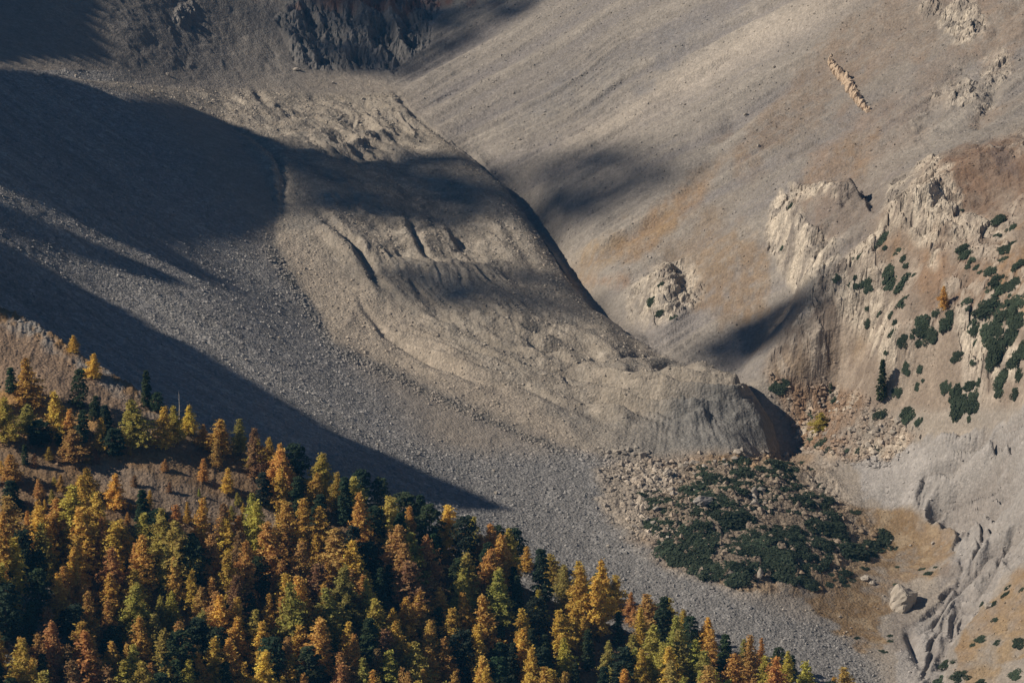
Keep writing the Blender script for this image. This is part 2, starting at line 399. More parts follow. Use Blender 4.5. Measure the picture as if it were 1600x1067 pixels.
# gravel fan with braided channels
FAN = [(1640,620),(1560,655),(1460,690),(1380,710),(1330,735),(1345,770),(1420,800),(1480,835),(1500,880),(1470,930),(1440,970),(1410,1000),(1395,1067),(1380,1160),(1530,1160),(1475,1067),(1470,1010),(1530,960),(1560,900),(1640,870)]
fan = poly(FAN, 5, 22, 10) * (1 - hm)
fw = 14 * fbm(U / 70, V / 70, 3, 82)
qf = (U * 0.62 + V * 0.78) + fw * 1.4
sf = (-U * 0.78 + V * 0.62) + fw
chan = ridged(qf / 30, sf / 170, 4, 83)
low = sstep(1400, 1480, U)
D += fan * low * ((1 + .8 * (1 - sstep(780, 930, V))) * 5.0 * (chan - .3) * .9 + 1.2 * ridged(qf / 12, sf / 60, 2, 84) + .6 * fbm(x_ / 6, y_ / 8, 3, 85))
for pts, w, dep in [([(1600,715),(1540,735),(1480,770),(1440,800)], 6, 1.5), ([(1418,985),(1428,1010),(1436,1030)], 7, 3.2), ([(1600,790),(1560,800),(1530,860),(1500,900)], 6, 1.4), ([(1490,850),(1505,880),(1490,900),(1460,925)], 8, 1.6),
                    ([(1640,1000),(1560,1030),(1500,1067)], 10, 1.4)]:
    c, sd, tp = crack(pts, w, dep)
    D -= c * (1 - hm)
chm = np.zeros_like(Z2)
for pts, w, dep in [([(1620,690),(1560,697),(1500,722),(1448,752),(1432,785)], 4, 2.2), ([(1620,730),(1540,752),(1470,785),(1440,806)], 3.5, 2.0), ([(1590,752),(1540,790),(1505,828),(1486,850)], 4, 2.4), ([(1620,830),(1560,838),(1530,880),(1490,935),(1450,990)], 5, 2.6),
                    ([(1525,785),(1538,830),(1518,880),(1470,930)], 3.5, 2.0), ([(1600,790),(1575,830),(1560,880),(1520,940)], 4, 2.0), ([(1480,960),(1455,1010),(1440,1060)], 4, 2.0), ([(1470,740),(1520,715),(1600,670)], 4, 1.6), ([(1545,770),(1600,755)], 3, 1.8)]:
    c, sd, tp = crack(pts, w, dep, wob=6)
    D -= fan * c * (1.0 + 1.2 * sstep(900, 760, V))
    chm = np.maximum(chm, c / dep)
    D += fan * .55 * dep * tp * np.exp(-((sd + 1.6 * w) / (1.4 * w)) ** 2)
# everyday unevenness
D += (1 - hm) * (0.30 * fbm(x_ / 5, y_ / 7, 3, 90) + 0.12 * fbm(x_ / 1.6, y_ / 2, 2, 91))
D += hm * (0.55 * fbm(x_ / 5, y_ / 5, 4, 92) + 0.35 * ridged(x_ / 2.5, y_ / 3, 2, 93))
edge = hm * (1 - sstep(3, 16, dyc)) * (1 - sstep(150, 420, U))
D += edge * 0.9 * ridged(x_ / 3, y_ / 3, 3, 94)
ZF = Z2 + D

# ground lookup
def ground(x, y, ZF=ZF):
    a = np.asarray(x) / np.asarray(y)
    ia = np.clip(np.searchsorted(az, a) - 1, 0, len(az) - 2); iy = np.clip(np.searchsorted(ys, y) - 1, 0, len(ys) - 2)
    ta = (a - az[ia]) / (az[ia + 1] - az[ia]); ty = (y - ys[iy]) / (ys[iy + 1] - ys[iy])
    ta = np.clip(ta, 0, 1); ty = np.clip(ty, 0, 1)
    return (ZF[iy, ia] * (1 - ta) + ZF[iy, ia + 1] * ta) * (1 - ty) + (ZF[iy + 1, ia] * (1 - ta) + ZF[iy + 1, ia + 1] * ta) * ty
def hit(u, v, valley=False):
    """where a sight line meets the ground (arrays)"""
    u = np.atleast_1d(np.asarray(u, float)); v = np.atleast_1d(np.asarray(v, float))
    Ds = np.arange(1060, 2560, 1.0)
    a, b, c = ray(u, v)
    X = a[:, None] * Ds; Y = b[:, None] * Ds; Zr = c[:, None] * Ds + CAMZ
    below = Zr < (ground(X, Y, Z1) if valley else ground(X, Y))
    i = np.argmax(below, axis=1)
    i = np.where(below.any(axis=1), i, len(Ds) - 1)
    Dh = Ds[i] - 0.5
    x = a * Dh; y = b * Dh
    return x, y, ground(x, y)

# ------------------------------------------------------------------ colour of the ground (albedo, with a little shade put in)
def c3(*c): return np.array(c, float)
def mix(Cc, c, m):
    return Cc * (1 - m[..., None]) + c * m[..., None]
n1 = fbm(x_ / 22, y_ / 30, 4, 100); n2 = fbm(x_ / 4, y_ / 5, 3, 101); n3 = fbm(x_ / 70, y_ / 90, 3, 102)
C = np.zeros(Z2.shape + (3,)) + c3(.33, .285, .235)
C = mix(C, c3(.27, .245, .22), np.clip(0.5 + n1, 0, 1) * .6)
# left scree: grey stones
C = mix(C, c3(.285, .272, .26), LSm * 0.95)
C = mix(C, c3(.36, .34, .31), LSm * np.clip(streakL * 2.2, 0, 1) * .6)
C = mix(C, c3(.19, .18, .165), LSm * np.clip(-streakL2 * 1.8, 0, 1) * .45)
lowstream = poly([(500,700),(900,705),(980,730),(950,800),(1000,860),(1100,910),(1300,980),(1400,1080),(1300,1200),(900,1200),(400,900)], 20, 14) * (1 - hm) * (1 - G)
C = mix(C, c3(.245, .236, .226), lowstream * .95)
# glacier
C = mix(C, c3(.33, .285, .23), G)
C = mix(C, c3(.39, .345, .285), G * np.clip(n2 + n1 + .1, 0, 1) * .7)
C = mix(C, c3(.22, .205, .185), G * np.clip(-n1 - .05 - n2 * .5, 0, 1) * .9)
C = mix(C, c3(.39, .33, .262), G * lft * (1 - sstep(22, 40, gdm)) * (1 - sstep(860, 960, U)) * .8)
C = mix(C, c3(.19, .185, .175), G * frontm * .85)  # greyer front face, its dimness in grazing light also put into the colour
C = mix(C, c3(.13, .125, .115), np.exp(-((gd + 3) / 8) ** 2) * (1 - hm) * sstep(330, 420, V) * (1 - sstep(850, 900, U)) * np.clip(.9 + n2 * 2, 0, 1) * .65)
# right slope
C = mix(C, c3(.285, .255, .222), RS)
C = mix(C, c3(.235, .215, .205), RS * np.clip(-streakR * 2.2 + .1, 0, 1) * .7)
C = mix(C, c3(.38, .34, .29), RS * np.clip(streakR * 1.6 + streakR2 * .8 - .15, 0, 1) * .6)
lightband, _, _ = pdist(U, V, [(1330, -10), (1200, 55), (1060, 140), (960, 200), (900, 235)])
C = mix(C, c3(.47, .41, .34), RS * np.exp(-(lightband / 26) ** 2) * .75)
for col, cu, cv, ru, rv, an, st in [
    ((.215,.205,.20), 930, 130, 150, 28, -29, .5), ((.235,.22,.215), 1080, 60, 120, 22, -30, .5), ((.22,.20,.19), 1000, 190, 120, 10, -30, .35),
    ((.30,.195,.11), 1050, 325, 120, 20, -38, .7), ((.31,.215,.12), 975, 380, 75, 20, -30, .65), ((.26,.185,.12), 1085, 285, 90, 12, -42, .5), ((.27,.18,.10), 1130, 430, 45, 60, 0, .6), ((.30,.17,.09), 945, 440, 28, 14, 0, .5),
    ((.255,.185,.13), 1260, 150, 150, 34, -45, .6), ((.25,.175,.12), 1420, 60, 120, 40, -40, .55), ((.28,.185,.11), 1300, 262, 66, 30, -32, .85), ((.32,.18,.08), 1345, 262, 16, 34, 10, .5), ((.23,.17,.13), 1300, 345, 40, 50, 20, .8), ((.22,.18,.155), 1345, 320, 40, 60, -20, .6),
    ((.25,.20,.17), 1370, 170, 90, 12, -38, .6), ((.255,.18,.125), 1570, 60, 40, 80, 20, .55), ((.29,.22,.17), 1420, 160, 100, 40, -40, .5), ((.22,.18,.15), 1380, 290, 60, 50, -40, .5),
    ((.25,.21,.17), 1180, 280, 110, 16, -40, .5), ((.24,.175,.115), 1070, 420, 40, 50, -30, .5), ((.28,.19,.11), 1230, 510, 60, 26, -30, .45)]:
    C = mix(C, c3(*col), blob(cu, cv, ru, rv, an, .95, 20, int(cu) % 50 + 110, .55) * st * (1 - hm) * (1 - G))
# spur
C = mix(C, c3(.25, .215, .18), RS * sstep(1180, 1400, U) * np.clip(.5 + n1, 0, 1) * .7)
C = mix(C, c3(.255, .20, .155), spur * .9)
C = mix(C, c3(.42, .35, .28), spur * np.clip(n2 * 1.5 + n1, 0, 1) * .5)
for col, cu, cv, ru, rv, an, st in [
    ((.215,.14,.095), 1545, 255, 85, 44, 0, .85), ((.21,.135,.09), 1540, 310, 80, 60, 20, .7), ((.30,.19,.11), 1460, 400, 60, 40, 20, .6), ((.22,.16,.12), 1580, 290, 12, 50, -50, .8), ((.17,.13,.11), 1565, 245, 50, 8, 50, .7),
    ((.27,.18,.12), 1500, 440, 50, 50, 0, .6), ((.30,.21,.12), 1280, 560, 60, 30, -30, .4), ((.30,.19,.10), 1590, 420, 40, 60, 0, .7), ((.33,.27,.21), 1450, 590, 120, 40, -10, .4)]:
    C = mix(C, c3(*col), blob(cu, cv, ru, rv, an, .95, 14, int(cu) % 50 + 170, .55) * st * spur)
C = mix(C, c3(.50, .43, .35), spur * smo * np.clip((blk + .2) * .9, 0, 1) * .75)
C = mix(C, c3(.17, .13, .10), spur * smo * crk * .6)
# headwall
C = mix(C, c3(.20, .185, .17), headw * .7)
C = mix(C, c3(.21, .20, .19), crg * .95)
C = mix(C, c3(.34, .31, .28), crg * np.clip(fbm(x_ / 5, y_ / 15, 3, 130) * 2, 0, 1) * .8)
C = mix(C, c3(.24, .12, .085), blob(590, 2, 130, 12, 2, .5) * .8 * (1 - hm)); C = mix(C, c3(.24, .13, .10), blob(465, 12, 16, 8, -30, .4) * .6)
# pale rock
rc = c3(.60, .52, .415)
C = mix(C, rc, np.clip(rock * 1.1, 0, 1) * np.clip(.72 + n2 * 1.2, 0, 1))
C = mix(C, c3(.26, .22, .185), rock * np.clip(-n2 * 2.5 - .1, 0, 1) * .6); C = mix(C, c3(.20, .175, .15), rock * crk * .6)
# rubble, knoll and grass
C = mix(C, c3(.33, .28, .225), rub * .9); C = mix(C, c3(.44, .38, .31), np.maximum(kr, kr2) * rub * np.clip(.4 + n2 * 1.5, 0, 1))
C = mix(C, c3(.25, .16, .09), rub * np.clip(n1 * 2, 0, 1) * .6); C = mix(C, c3(.25, .165, .105), rub2 * np.clip(.7 + n2 + n1, 0, 1)); C = mix(C, c3(.40, .34, .27), rub2 * np.clip(n2 * 3 - .2, 0, 1))
grass = poly([(1310,780),(1400,800),(1480,840),(1490,880),(1440,900),(1400,920),(1385,960),(1390,1000),(1340,1010),(1280,960),(1180,925),(1100,905),(1250,880),(1350,850)], 5, 26, 10) * (1 - hm) * (1 - G)
C = mix(C, c3(.235, .16, .09), grass * np.clip(.85 + n1 + n2, 0, 1))
C = mix(C, c3(.25, .16, .085), grass * np.clip(-n1 * 2 + n2, 0, 1) * .5)
C = mix(C, c3(.38, .31, .22), grass * np.clip(n2 * 2 - .1, 0, 1) * .5)
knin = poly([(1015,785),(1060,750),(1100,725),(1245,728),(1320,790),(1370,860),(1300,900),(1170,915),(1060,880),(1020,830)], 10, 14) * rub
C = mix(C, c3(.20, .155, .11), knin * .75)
# fan, its channels darkened in colour where sunlit relief shows no shade
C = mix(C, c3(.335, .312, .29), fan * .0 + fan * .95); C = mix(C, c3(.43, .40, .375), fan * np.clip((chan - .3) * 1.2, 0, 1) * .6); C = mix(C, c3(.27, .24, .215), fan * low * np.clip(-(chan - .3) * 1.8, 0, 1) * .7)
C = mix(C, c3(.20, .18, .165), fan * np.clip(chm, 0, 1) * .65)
gr2 = poly([(1640,890),(1580,900),(1530,960),(1490,1020),(1500,1080),(1560,1090),(1560,1030),(1640,1000)], 5, 26, 10) * (1 - hm)
C = mix(C, c3(.29, .215, .135), gr2 * np.clip(.8 + 1.2 * n2, 0, 1)); C = mix(C, c3(.27, .165, .08), gr2 * np.clip(n1 * 2, 0, 1) * .6)
C = mix(C, c3(.22, .20, .19), blob(1485, 905, 26, 40, 30, .5, 12) * .6); C = mix(C, c3(.20, .17, .15), blob(1410, 985, 20, 40, 10, .5, 12) * .5)
C = mix(C, c3(.29, .19, .10), blob(1170, 720, 70, 9, 3, .5) * rub * .8)
# forest floor
FC = np.zeros_like(C) + c3(.23, .155, .09)
FC = mix(FC, c3(.30, .18, .08), np.clip(n1 * 2 + .2, 0, 1) * (1 - sstep(700, 860, V)) * .8)
FC = mix(FC, c3(.17, .125, .095), np.clip(n2 * 2, 0, 1) * .5)
FC = mix(FC, c3(.27, .19, .13), poly([(-20,500),(60,520),(180,610),(300,700),(200,690),(100,620),(0,610)], 8, 14) * .9)
FC = mix(FC, c3(.42, .25, .10), poly([(-20,612),(60,622),(160,652),(150,668),(60,660),(-20,640)], 5, 8) * .95)
FC = mix(FC, c3(.32, .19, .09), poly([(-20,650),(180,700),(240,720),(180,735),(60,700),(-20,690)], 8, 12) * .7)
FC = mix(FC, c3(.25, .19, .14), poly([(140,720),(250,745),(400,790),(560,860),(570,900),(480,880),(380,840),(240,790),(120,750)], 8, 14) * .8)
FC = mix(FC, c3(.27, .25, .225), edge * np.clip(.4 + n2 * 2, 0, 1))
C = mix(C, np.array([1.]) * 0 + FC, hm) if False else C * (1 - hm[..., None]) + FC * hm[..., None]
C = np.clip(C * (1 + 0.10 * n2[..., None] + 0.06 * n3[..., None]), .02, .8)
stony = np.clip(.35 + LSm * .5 + lowstream * .5 + rub * .5 + rub2 * .4 + rock * .3 + G * .15, 0, 1)
stony = np.where(hm > .5, .6, stony)

# ------------------------------------------------------------------ material helpers
def N(nt, t, **kw):
    n = nt.nodes.new(t)
    for k_, v_ in kw.items(): setattr(n, k_, v_)
    return n
def newmat(name):
    m = bpy.data.materials.new(name); m.use_nodes = True
    nt = m.node_tree; nt.nodes.clear()
    o = N(nt, "ShaderNodeOutputMaterial"); b = N(nt, "ShaderNodeBsdfPrincipled")
    b.inputs['Roughness'].default_value = 0.95
    b.inputs['Specular IOR Level'].default_value = 0.12
    nt.links.new(b.outputs[0], o.inputs[0])
    return m, nt, b
def mathn(nt, op, a, b=None, c=None):
    n = N(nt, "ShaderNodeMath", operation=op)
    for i, q in enumerate((a, b, c)):
        if q is None: continue
        if isinstance(q, (int, float)): n.inputs[i].default_value = q
        else: nt.links.new(q, n.inputs[i])
    return n.outputs[0]
def terrain_mat():
    m, nt, b = newmat("ground_stone")
    L = nt.links.new
    at = N(nt, "ShaderNodeAttribute", attribute_name="tint")
    st = N(nt, "ShaderNodeAttribute", attribute_name="stony")
    tc = N(nt, "ShaderNodeTexCoord")
    vor = N(nt, "ShaderNodeTexVoronoi"); vor.inputs['Scale'].default_value = 1.1
    vor2 = N(nt, "ShaderNodeTexVoronoi"); vor2.inputs['Scale'].default_value = 0.42
    no = N(nt, "ShaderNodeTexNoise"); no.inputs['Scale'].default_value = 0.8; no.inputs['Detail'].default_value = 6; no.inputs['Roughness'].default_value = .7
    for q in (vor, vor2, no): L(tc.outputs['Object'], q.inputs['Vector'])
    sx = N(nt, "ShaderNodeSeparateColor"); L(vor.outputs['Color'], sx.inputs[0])
    sx2 = N(nt, "ShaderNodeSeparateColor"); L(vor2.outputs['Color'], sx2.inputs[0])
    # stones: each cell a little lighter or darker
    p1 = mathn(nt, 'POWER', sx.outputs[0], 2.5); p2 = mathn(nt, 'POWER', sx2.outputs[0], 6.0)
    s1 = mathn(nt, 'MULTIPLY', mathn(nt, 'ADD', mathn(nt, 'MULTIPLY', p1, 0.5), mathn(nt, 'MULTIPLY', p2, 0.4)), st.outputs['Fac'])
    s0 = mathn(nt, 'MULTIPLY_ADD', no.outputs['Fac'], 0.9, 0.42)
    f = mathn(nt, 'ADD', s0, s1)
    f = mathn(nt, 'SUBTRACT', f, mathn(nt, 'MULTIPLY', st.outputs['Fac'], 0.14))
    vm = N(nt, "ShaderNodeVectorMath", operation='SCALE'); L(at.outputs['Color'], vm.inputs[0]); L(f, vm.inputs['Scale'])
    L(vm.outputs[0], b.inputs['Base Color'])
    h = mathn(nt, 'ADD', mathn(nt, 'MULTIPLY', vor.outputs['Distance'], -0.55), mathn(nt, 'MULTIPLY', no.outputs['Fac'], 0.9))
    h = mathn(nt, 'ADD', h, mathn(nt, 'MULTIPLY', vor2.outputs['Distance'], -0.35))
    bp = N(nt, "ShaderNodeBump"); bp.inputs['Distance'].default_value = 1.0; bp.inputs['Strength'].default_value = .5
    L(mathn(nt, 'MULTIPLY_ADD', st.outputs['Fac'], 0.5, 0.3), bp.inputs['Strength'])
    L(h, bp.inputs['Height']); L(bp.outputs[0], b.inputs['Normal'])
    return m
M_GROUND = terrain_mat()
def leafmat(name, rough=.8):
    """foliage takes its colour from the object, varied from clump to clump"""
    m, nt, b = newmat(name); L = nt.links.new
    oi = N(nt, "ShaderNodeObjectInfo"); at = N(nt, "ShaderNodeAttribute", attribute_name="tone")
    hs = N(nt, "ShaderNodeHueSaturation"); L(oi.outputs['Color'], hs.inputs['Color'])
    L(mathn(nt, 'MULTIPLY_ADD', at.outputs['Fac'], 0.05, 0.475), hs.inputs['Hue'])
    L(mathn(nt, 'MULTIPLY_ADD', at.outputs['Fac'], 0.8, 0.72), hs.inputs['Value'])
    L(hs.outputs[0], b.inputs['Base Color'])
    b.inputs['Roughness'].default_value = rough
    tr = N(nt, "ShaderNodeBsdfTranslucent"); L(hs.outputs[0], tr.inputs[0])
    mx = N(nt, "ShaderNodeMixShader"); mx.inputs[0].default_value = .45
    L(b.outputs[0], mx.inputs[1]); L(tr.outputs[0], mx.inputs[2])
    o = [n for n in nt.nodes if n.type == 'OUTPUT_MATERIAL'][0]; L(mx.outputs[0], o.inputs[0])
    return m
M_LEAF = leafmat("needles")
def simple(name, col, var=.3, sc=2.0, bump_=.4):
    m, nt, b = newmat(name); L = nt.links.new
    tc = N(nt, "ShaderNodeTexCoord"); no = N(nt, "ShaderNodeTexNoise"); no.inputs['Scale'].default_value = sc; no.inputs['Detail'].default_value = 6
    oi = N(nt, "ShaderNodeObjectInfo")
    L(tc.outputs['Object'], no.inputs['Vector'])
    f = mathn(nt, 'MULTIPLY_ADD', no.outputs['Fac'], 2 * var, 1 - var)
    f = mathn(nt, 'MULTIPLY', f, mathn(nt, 'MULTIPLY_ADD', oi.outputs['Random'], .35, .82))
    vm = N(nt, "ShaderNodeVectorMath", operation='SCALE'); vm.inputs[0].default_value = col; L(f, vm.inputs['Scale']); L(vm.outputs[0], b.inputs['Base Color'])
    bp = N(nt, "ShaderNodeBump"); bp.inputs['Strength'].default_value = bump_; bp.inputs['Distance'].default_value = .5
    L(no.outputs['Fac'], bp.inputs['Height']); L(bp.outputs[0], b.inputs['Normal'])
    return m
M_BARK = simple("bark", (.11, .085, .065), .4, 3)
M_BARKP = simple("dead_wood", (.42, .38, .33), .3, 3)
M_ROCK = simple("pale_rock", (.38, .335, .28), .5, 1.2, .8)
M_ROCKG = simple("grey_rock", (.27, .25, .23), .5, 1.2, .8)

# ------------------------------------------------------------------ ground meshes
def mesh_obj(name, verts, faces, mat, attrs=None, smooth=False, colors=None, parent=None):
    me = bpy.data.meshes.new(name)
    verts = np.ascontiguousarray(verts, np.float32); faces = np.asarray(faces, np.int32)
    k_ = faces.shape[1]; nf = len(faces)
    me.vertices.add(len(verts)); me.vertices.foreach_set("co", verts.ravel())
    me.loops.add(nf * k_); me.loops.foreach_set("vertex_index", faces.ravel())
    me.polygons.add(nf); me.polygons.foreach_set("loop_start", np.arange(nf, dtype=np.int32) * k_)
    try: me.polygons.foreach_set("loop_total", np.full(nf, k_, np.int32))
    except Exception: pass
    me.polygons.foreach_set("use_smooth", np.full(nf, smooth))
    for an, av in (attrs or {}).items():
        a = me.attributes.new(an, 'FLOAT', 'POINT'); a.data.foreach_set("value", np.ascontiguousarray(av, np.float32).ravel())
    if colors is not None:
        a = me.attributes.new("tint", 'FLOAT_COLOR', 'POINT')
        a.data.foreach_set("color", np.ascontiguousarray(np.c_[colors, np.ones(len(colors))], np.float32).ravel())
    me.materials.append(mat)
    me.update(); me.validate()
    o = bpy.data.objects.new(name, me); COL.objects.link(o)
    if parent: o.parent = parent
    return o
ny, nx = ZF.shape
idx = np.arange(ny * nx).reshape(ny, nx)
quads = np.stack([idx[:-1, :-1], idx[:-1, 1:], idx[1:, 1:], idx[1:, :-1]], -1).reshape(-1, 4)
zone = np.zeros(ZF.shape, int)                                   # 0 mountainside
zone[(LSm > .4) | (lowstream > .5)] = 1
zone[fan > .5] = 2
zone[(gd > 0)] = 3
zone[hm > .5] = 4
fz = zone[:-1, :-1].ravel()
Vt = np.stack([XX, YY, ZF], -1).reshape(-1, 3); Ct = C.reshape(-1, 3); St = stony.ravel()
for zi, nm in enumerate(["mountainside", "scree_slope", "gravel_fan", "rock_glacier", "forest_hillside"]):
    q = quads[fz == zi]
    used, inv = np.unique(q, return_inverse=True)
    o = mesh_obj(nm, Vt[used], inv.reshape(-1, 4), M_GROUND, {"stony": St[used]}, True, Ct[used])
    o['kind'] = 'structure'
    fr = (rock * (1 - hm)).ravel()[q].mean(1) + crg.ravel()[q].mean(1) + (spur * smo * .6).ravel()[q].mean(1)
    sm = fr < .32
    if len(o.data.polygons) == len(sm): o.data.polygons.foreach_set("use_smooth", sm)
#@@OBJECTS@@
# ------------------------------------------------------------------ sun blockers added outside the frame, cut to the valley's shadow outlines
def quads_mesh_from_mask(name, mask, P0, ea, eb, en, cell, thick):
    """closed lumpy body over the cells of a mask"""
    ny_, nx_ = mask.shape
    vi = -np.ones((ny_ + 1, nx_ + 1), int)
    used = np.zeros((ny_ + 1, nx_ + 1), bool)
    used[:-1, :-1] |= mask; used[1:, :-1] |= mask; used[:-1, 1:] |= mask; used[1:, 1:] |= mask
    jj, ii = np.nonzero(used); vi[jj, ii] = np.arange(len(jj)); n = len(jj)
    a = ii * cell; b = jj * cell
    t = thick[jj, ii]
    base = P0 + a[:, None] * ea + b[:, None] * eb
    top_ = base + en * t[:, None]; bot = base - en * (t[:, None] * .5)
    verts = np.r_[top_, bot]
    fj, fi = np.nonzero(mask)
    q = np.stack([vi[fj, fi], vi[fj, fi + 1], vi[fj + 1, fi + 1], vi[fj + 1, fi]], 1)
    F = [q, q[:, ::-1] + n]
    mp = np.pad(mask, 1)
    for dj, di, e0, e1 in ((0, -1, (0, 0), (1, 0)), (0, 1, (1, 1), (0, 1)), (-1, 0, (0, 1), (0, 0)), (1, 0, (1, 0), (1, 1))):
        nb = mp[1 + fj + dj, 1 + fi + di]
        k_ = ~nb
        a0 = vi[fj[k_] + e0[0], fi[k_] + e0[1]]; a1 = vi[fj[k_] + e1[0], fi[k_] + e1[1]]
        F.append(np.stack([a0, a1, a1 + n, a0 + n], 1))
    return verts, np.concatenate(F)
mc, ntc, bc = newmat("cloud_white")
bc.inputs['Base Color'].default_value = (.85, .86, .88, 1)
Ln = LS / np.linalg.norm(LS)
EA = np.cross([0, 0, 1.0], Ln); EA /= np.linalg.norm(EA); EB = np.cross(Ln, EA)
def sun_blocker(pts, T, label, cell=4.0, rough=5.0, cut=None):
    # cut: how ragged and holed the blocker is
    P = np.array(pts, float)
    # follow the outline densely so that it lies on the ground everywhere
    Q = []
    for i in range(len(P)):
        a, b = P[i], P[(i + 1) % len(P)]; m = max(1, int(np.hypot(*(b - a)) / 12))
        for j in range(m): Q.append(a + (b - a) * j / m)
    Q = np.array(Q)
    x, y, z = hit(Q[:, 0], Q[:, 1], True)
    W3 = np.stack([x, y, z], 1); c0 = W3.mean(0)
    al = (W3 - c0) @ EA; be = (W3 - c0) @ EB
    lo = np.array([al.min(), be.min()]) - 3 * cell; hi = np.array([al.max(), be.max()]) + 3 * cell
    ga = np.arange(lo[0], hi[0], cell); gb = np.arange(lo[1], hi[1], cell)
    A_, B_ = np.meshgrid(ga[:-1] + cell / 2, gb[:-1] + cell / 2)
    pl = list(zip(al, be))
    d = sdist(A_ + rough * fbm(A_ / 25, B_ / 25, 3, 300), B_ + rough * fbm(A_ / 25, B_ / 25, 3, 301), pl)
    mask = d > 0
    if cut is not None: mask &= fbm(A_ / 9, B_ / 6, 3, 304) > cut
    A2, B2 = np.meshgrid(ga, gb)
    d2 = np.maximum(sdist(A2, B2, pl), 0)
    th = 2 + 10 * (1 - np.exp(-d2 / 14)) * (1.0 + 0.8 * fbm(A2 / 16, B2 / 16, 3, 302))
    T = max(T, (CAMZ + 16 - (c0[2] + be.min() * EB[2])) / Ln[2])           # above the haze
    P0 = c0 + Ln * T + EA * ga[0] + EB * gb[0]
    v, f = quads_mesh_from_mask("cloud", mask, P0, EA, EB, Ln, cell, th)
    if len(f) == 0: return
    o = mesh_obj("cloud", v, f, mc, smooth=True)
    o['label'] = label; o['category'] = 'cloud'; o['group'] = 'clouds above the valley, outside the frame'
    uu, vv = proj(v[:, 0], v[:, 1], v[:, 2])
    print("CLOUD", label, "z", v[:, 2].min(), "in frame", ((uu > -60) & (uu < 1660) & (vv > -60) & (vv < 1120)).sum())
CL = 'white cloud drifting west of the valley, '
sun_blocker([(-120,330),(0,376),(60,408),(140,456),(200,486),(250,518),(310,545),(360,575),(400,600),(450,630),(540,684),(600,708),(680,743),(760,778),(808,799),(740,797),(660,789),(600,780),(500,790),(400,760),(300,710),(200,650),(100,590),(0,540),(-120,500)], 300, CL + 'shading the foot of the scree', 1.2, 0)
sun_blocker([(-120,262),(0,316),(70,346),(170,388),(250,422),(310,452),(230,436),(160,416),(110,400),(60,382),(0,362),(-120,320)], 300, CL + 'shading a thin streak of scree', .8, 0)
sun_blocker([(-120,100),(20,108),(60,112),(120,127),(185,152),(230,152),(275,158),(320,178),(350,186),(400,205),(450,225),(440,280),(445,335),(425,362),(400,378),(340,388),(290,398),(320,418),(380,458),(340,448),(230,398),(130,352),(40,310),(0,290),(-120,235)], 300, CL + 'shading the broad dark slope', 1.2, 0)
sun_blocker([(-120,-120),(175,-120),(168,-20),(160,50),(182,96),(150,100),(120,98),(60,94),(30,100),(-120,98)], 300, CL + 'shading the head of the valley', 2, 0)
sun_blocker([(385,206),(450,218),(520,238),(620,226),(730,244),(790,262),(790,300),(800,345),(680,352),(560,335),(470,332),(430,345),(395,330)], 4000, CL + 'shading the middle of the rock glacier', 3, 6, -.45)
sun_blocker([(785,262),(860,238),(940,220),(985,228),(1000,245),(1060,246),(1090,262),(1030,308),(930,358),(865,380),(810,350),(790,300)], 5200, CL + 'shading the foot of the right slope', 3, 6, -.27)
sun_blocker([(445,-40),(900,-120),(870,-10),(800,38),(700,84),(630,118),(600,122),(540,108),(470,104),(440,70),(430,20)], 3600, CL + 'shading the crags', 3, 5, -.3)
sun_blocker([(1075,550),(1150,505),(1220,475),(1290,435),(1330,410),(1340,440),(1300,475),(1240,520),(1160,566),(1100,572)], 3200, CL + 'shading the side gully', 2.5, 3, -.5)
sun_blocker([(580,405),(660,395),(720,410),(800,415),(880,435),(930,490),(860,515),(760,500),(680,490),(605,460)], 4200, CL + 'thinly shading the glacier tongue', 3, 8, -.12)
RELABEL = {}
def later(o, phrase, u):
    RELABEL.setdefault(phrase, []).append((u, o))
ORD = ['leftmost', 'second', 'third', 'fourth', 'fifth', 'sixth', 'seventh', 'eighth', 'ninth', 'tenth', 'eleventh', 'twelfth', 'thirteenth', 'fourteenth', 'fifteenth', 'sixteenth', 'seventeenth', 'eighteenth', 'nineteenth', 'twentieth']
def side(u, cuts, names):
    for c, n in zip(cuts, names):
        if u < c: return n
    return names[-1]
# ------------------------------------------------------------------ plants: prototypes
R_ = np.random.default_rng(12)
def unit(n):
    v = R_.normal(size=(n, 3)); return v / np.linalg.norm(v, axis=1, keepdims=True)
def leaf_quads(cent, size, tone, up=0.0, elong=1.5, outward=None):
    n = len(cent)
    nrm = unit(n) * .75
    nrm[:, 2] += .25 + up
    if outward is not None: nrm = nrm + outward * .5
    a = np.cross(nrm, unit(n)); a /= np.linalg.norm(a, axis=1, keepdims=True) + 1e-9
    b = np.cross(nrm, a); b /= np.linalg.norm(b, axis=1, keepdims=True) + 1e-9
    s = size[:, None]
    v = np.stack([cent - a * s * elong / 2 , cent + b * s * .5, cent + a * s * elong / 2, cent - b * s * .5], 1).reshape(-1, 3)
    return v, np.arange(4 * n).reshape(-1, 4), np.repeat(tone, 4)
def cone_mesh(p0, p1, r0, r1, k=6):
    p0 = np.array(p0, float); p1 = np.array(p1, float); ax = p1 - p0; ax /= np.linalg.norm(ax)
    e = np.cross(ax, [0.3, 1, 0.2]); e /= np.linalg.norm(e); f = np.cross(ax, e)
    an = np.arange(k) * 2 * math.pi / k
    ring = np.cos(an)[:, None] * e + np.sin(an)[:, None] * f
    v = np.r_[p0 + ring * r0, p1 + ring * r1]
    i = np.arange(k); j = (i + 1) % k
    return v, np.stack([i, j, j + k, i + k], 1)
def join(parts):
    V_ = []; F_ = []; o = 0
    for v, f in parts:
        V_.append(v); F_.append(f + o); o += len(v)
    return np.concatenate(V_), np.concatenate(F_)
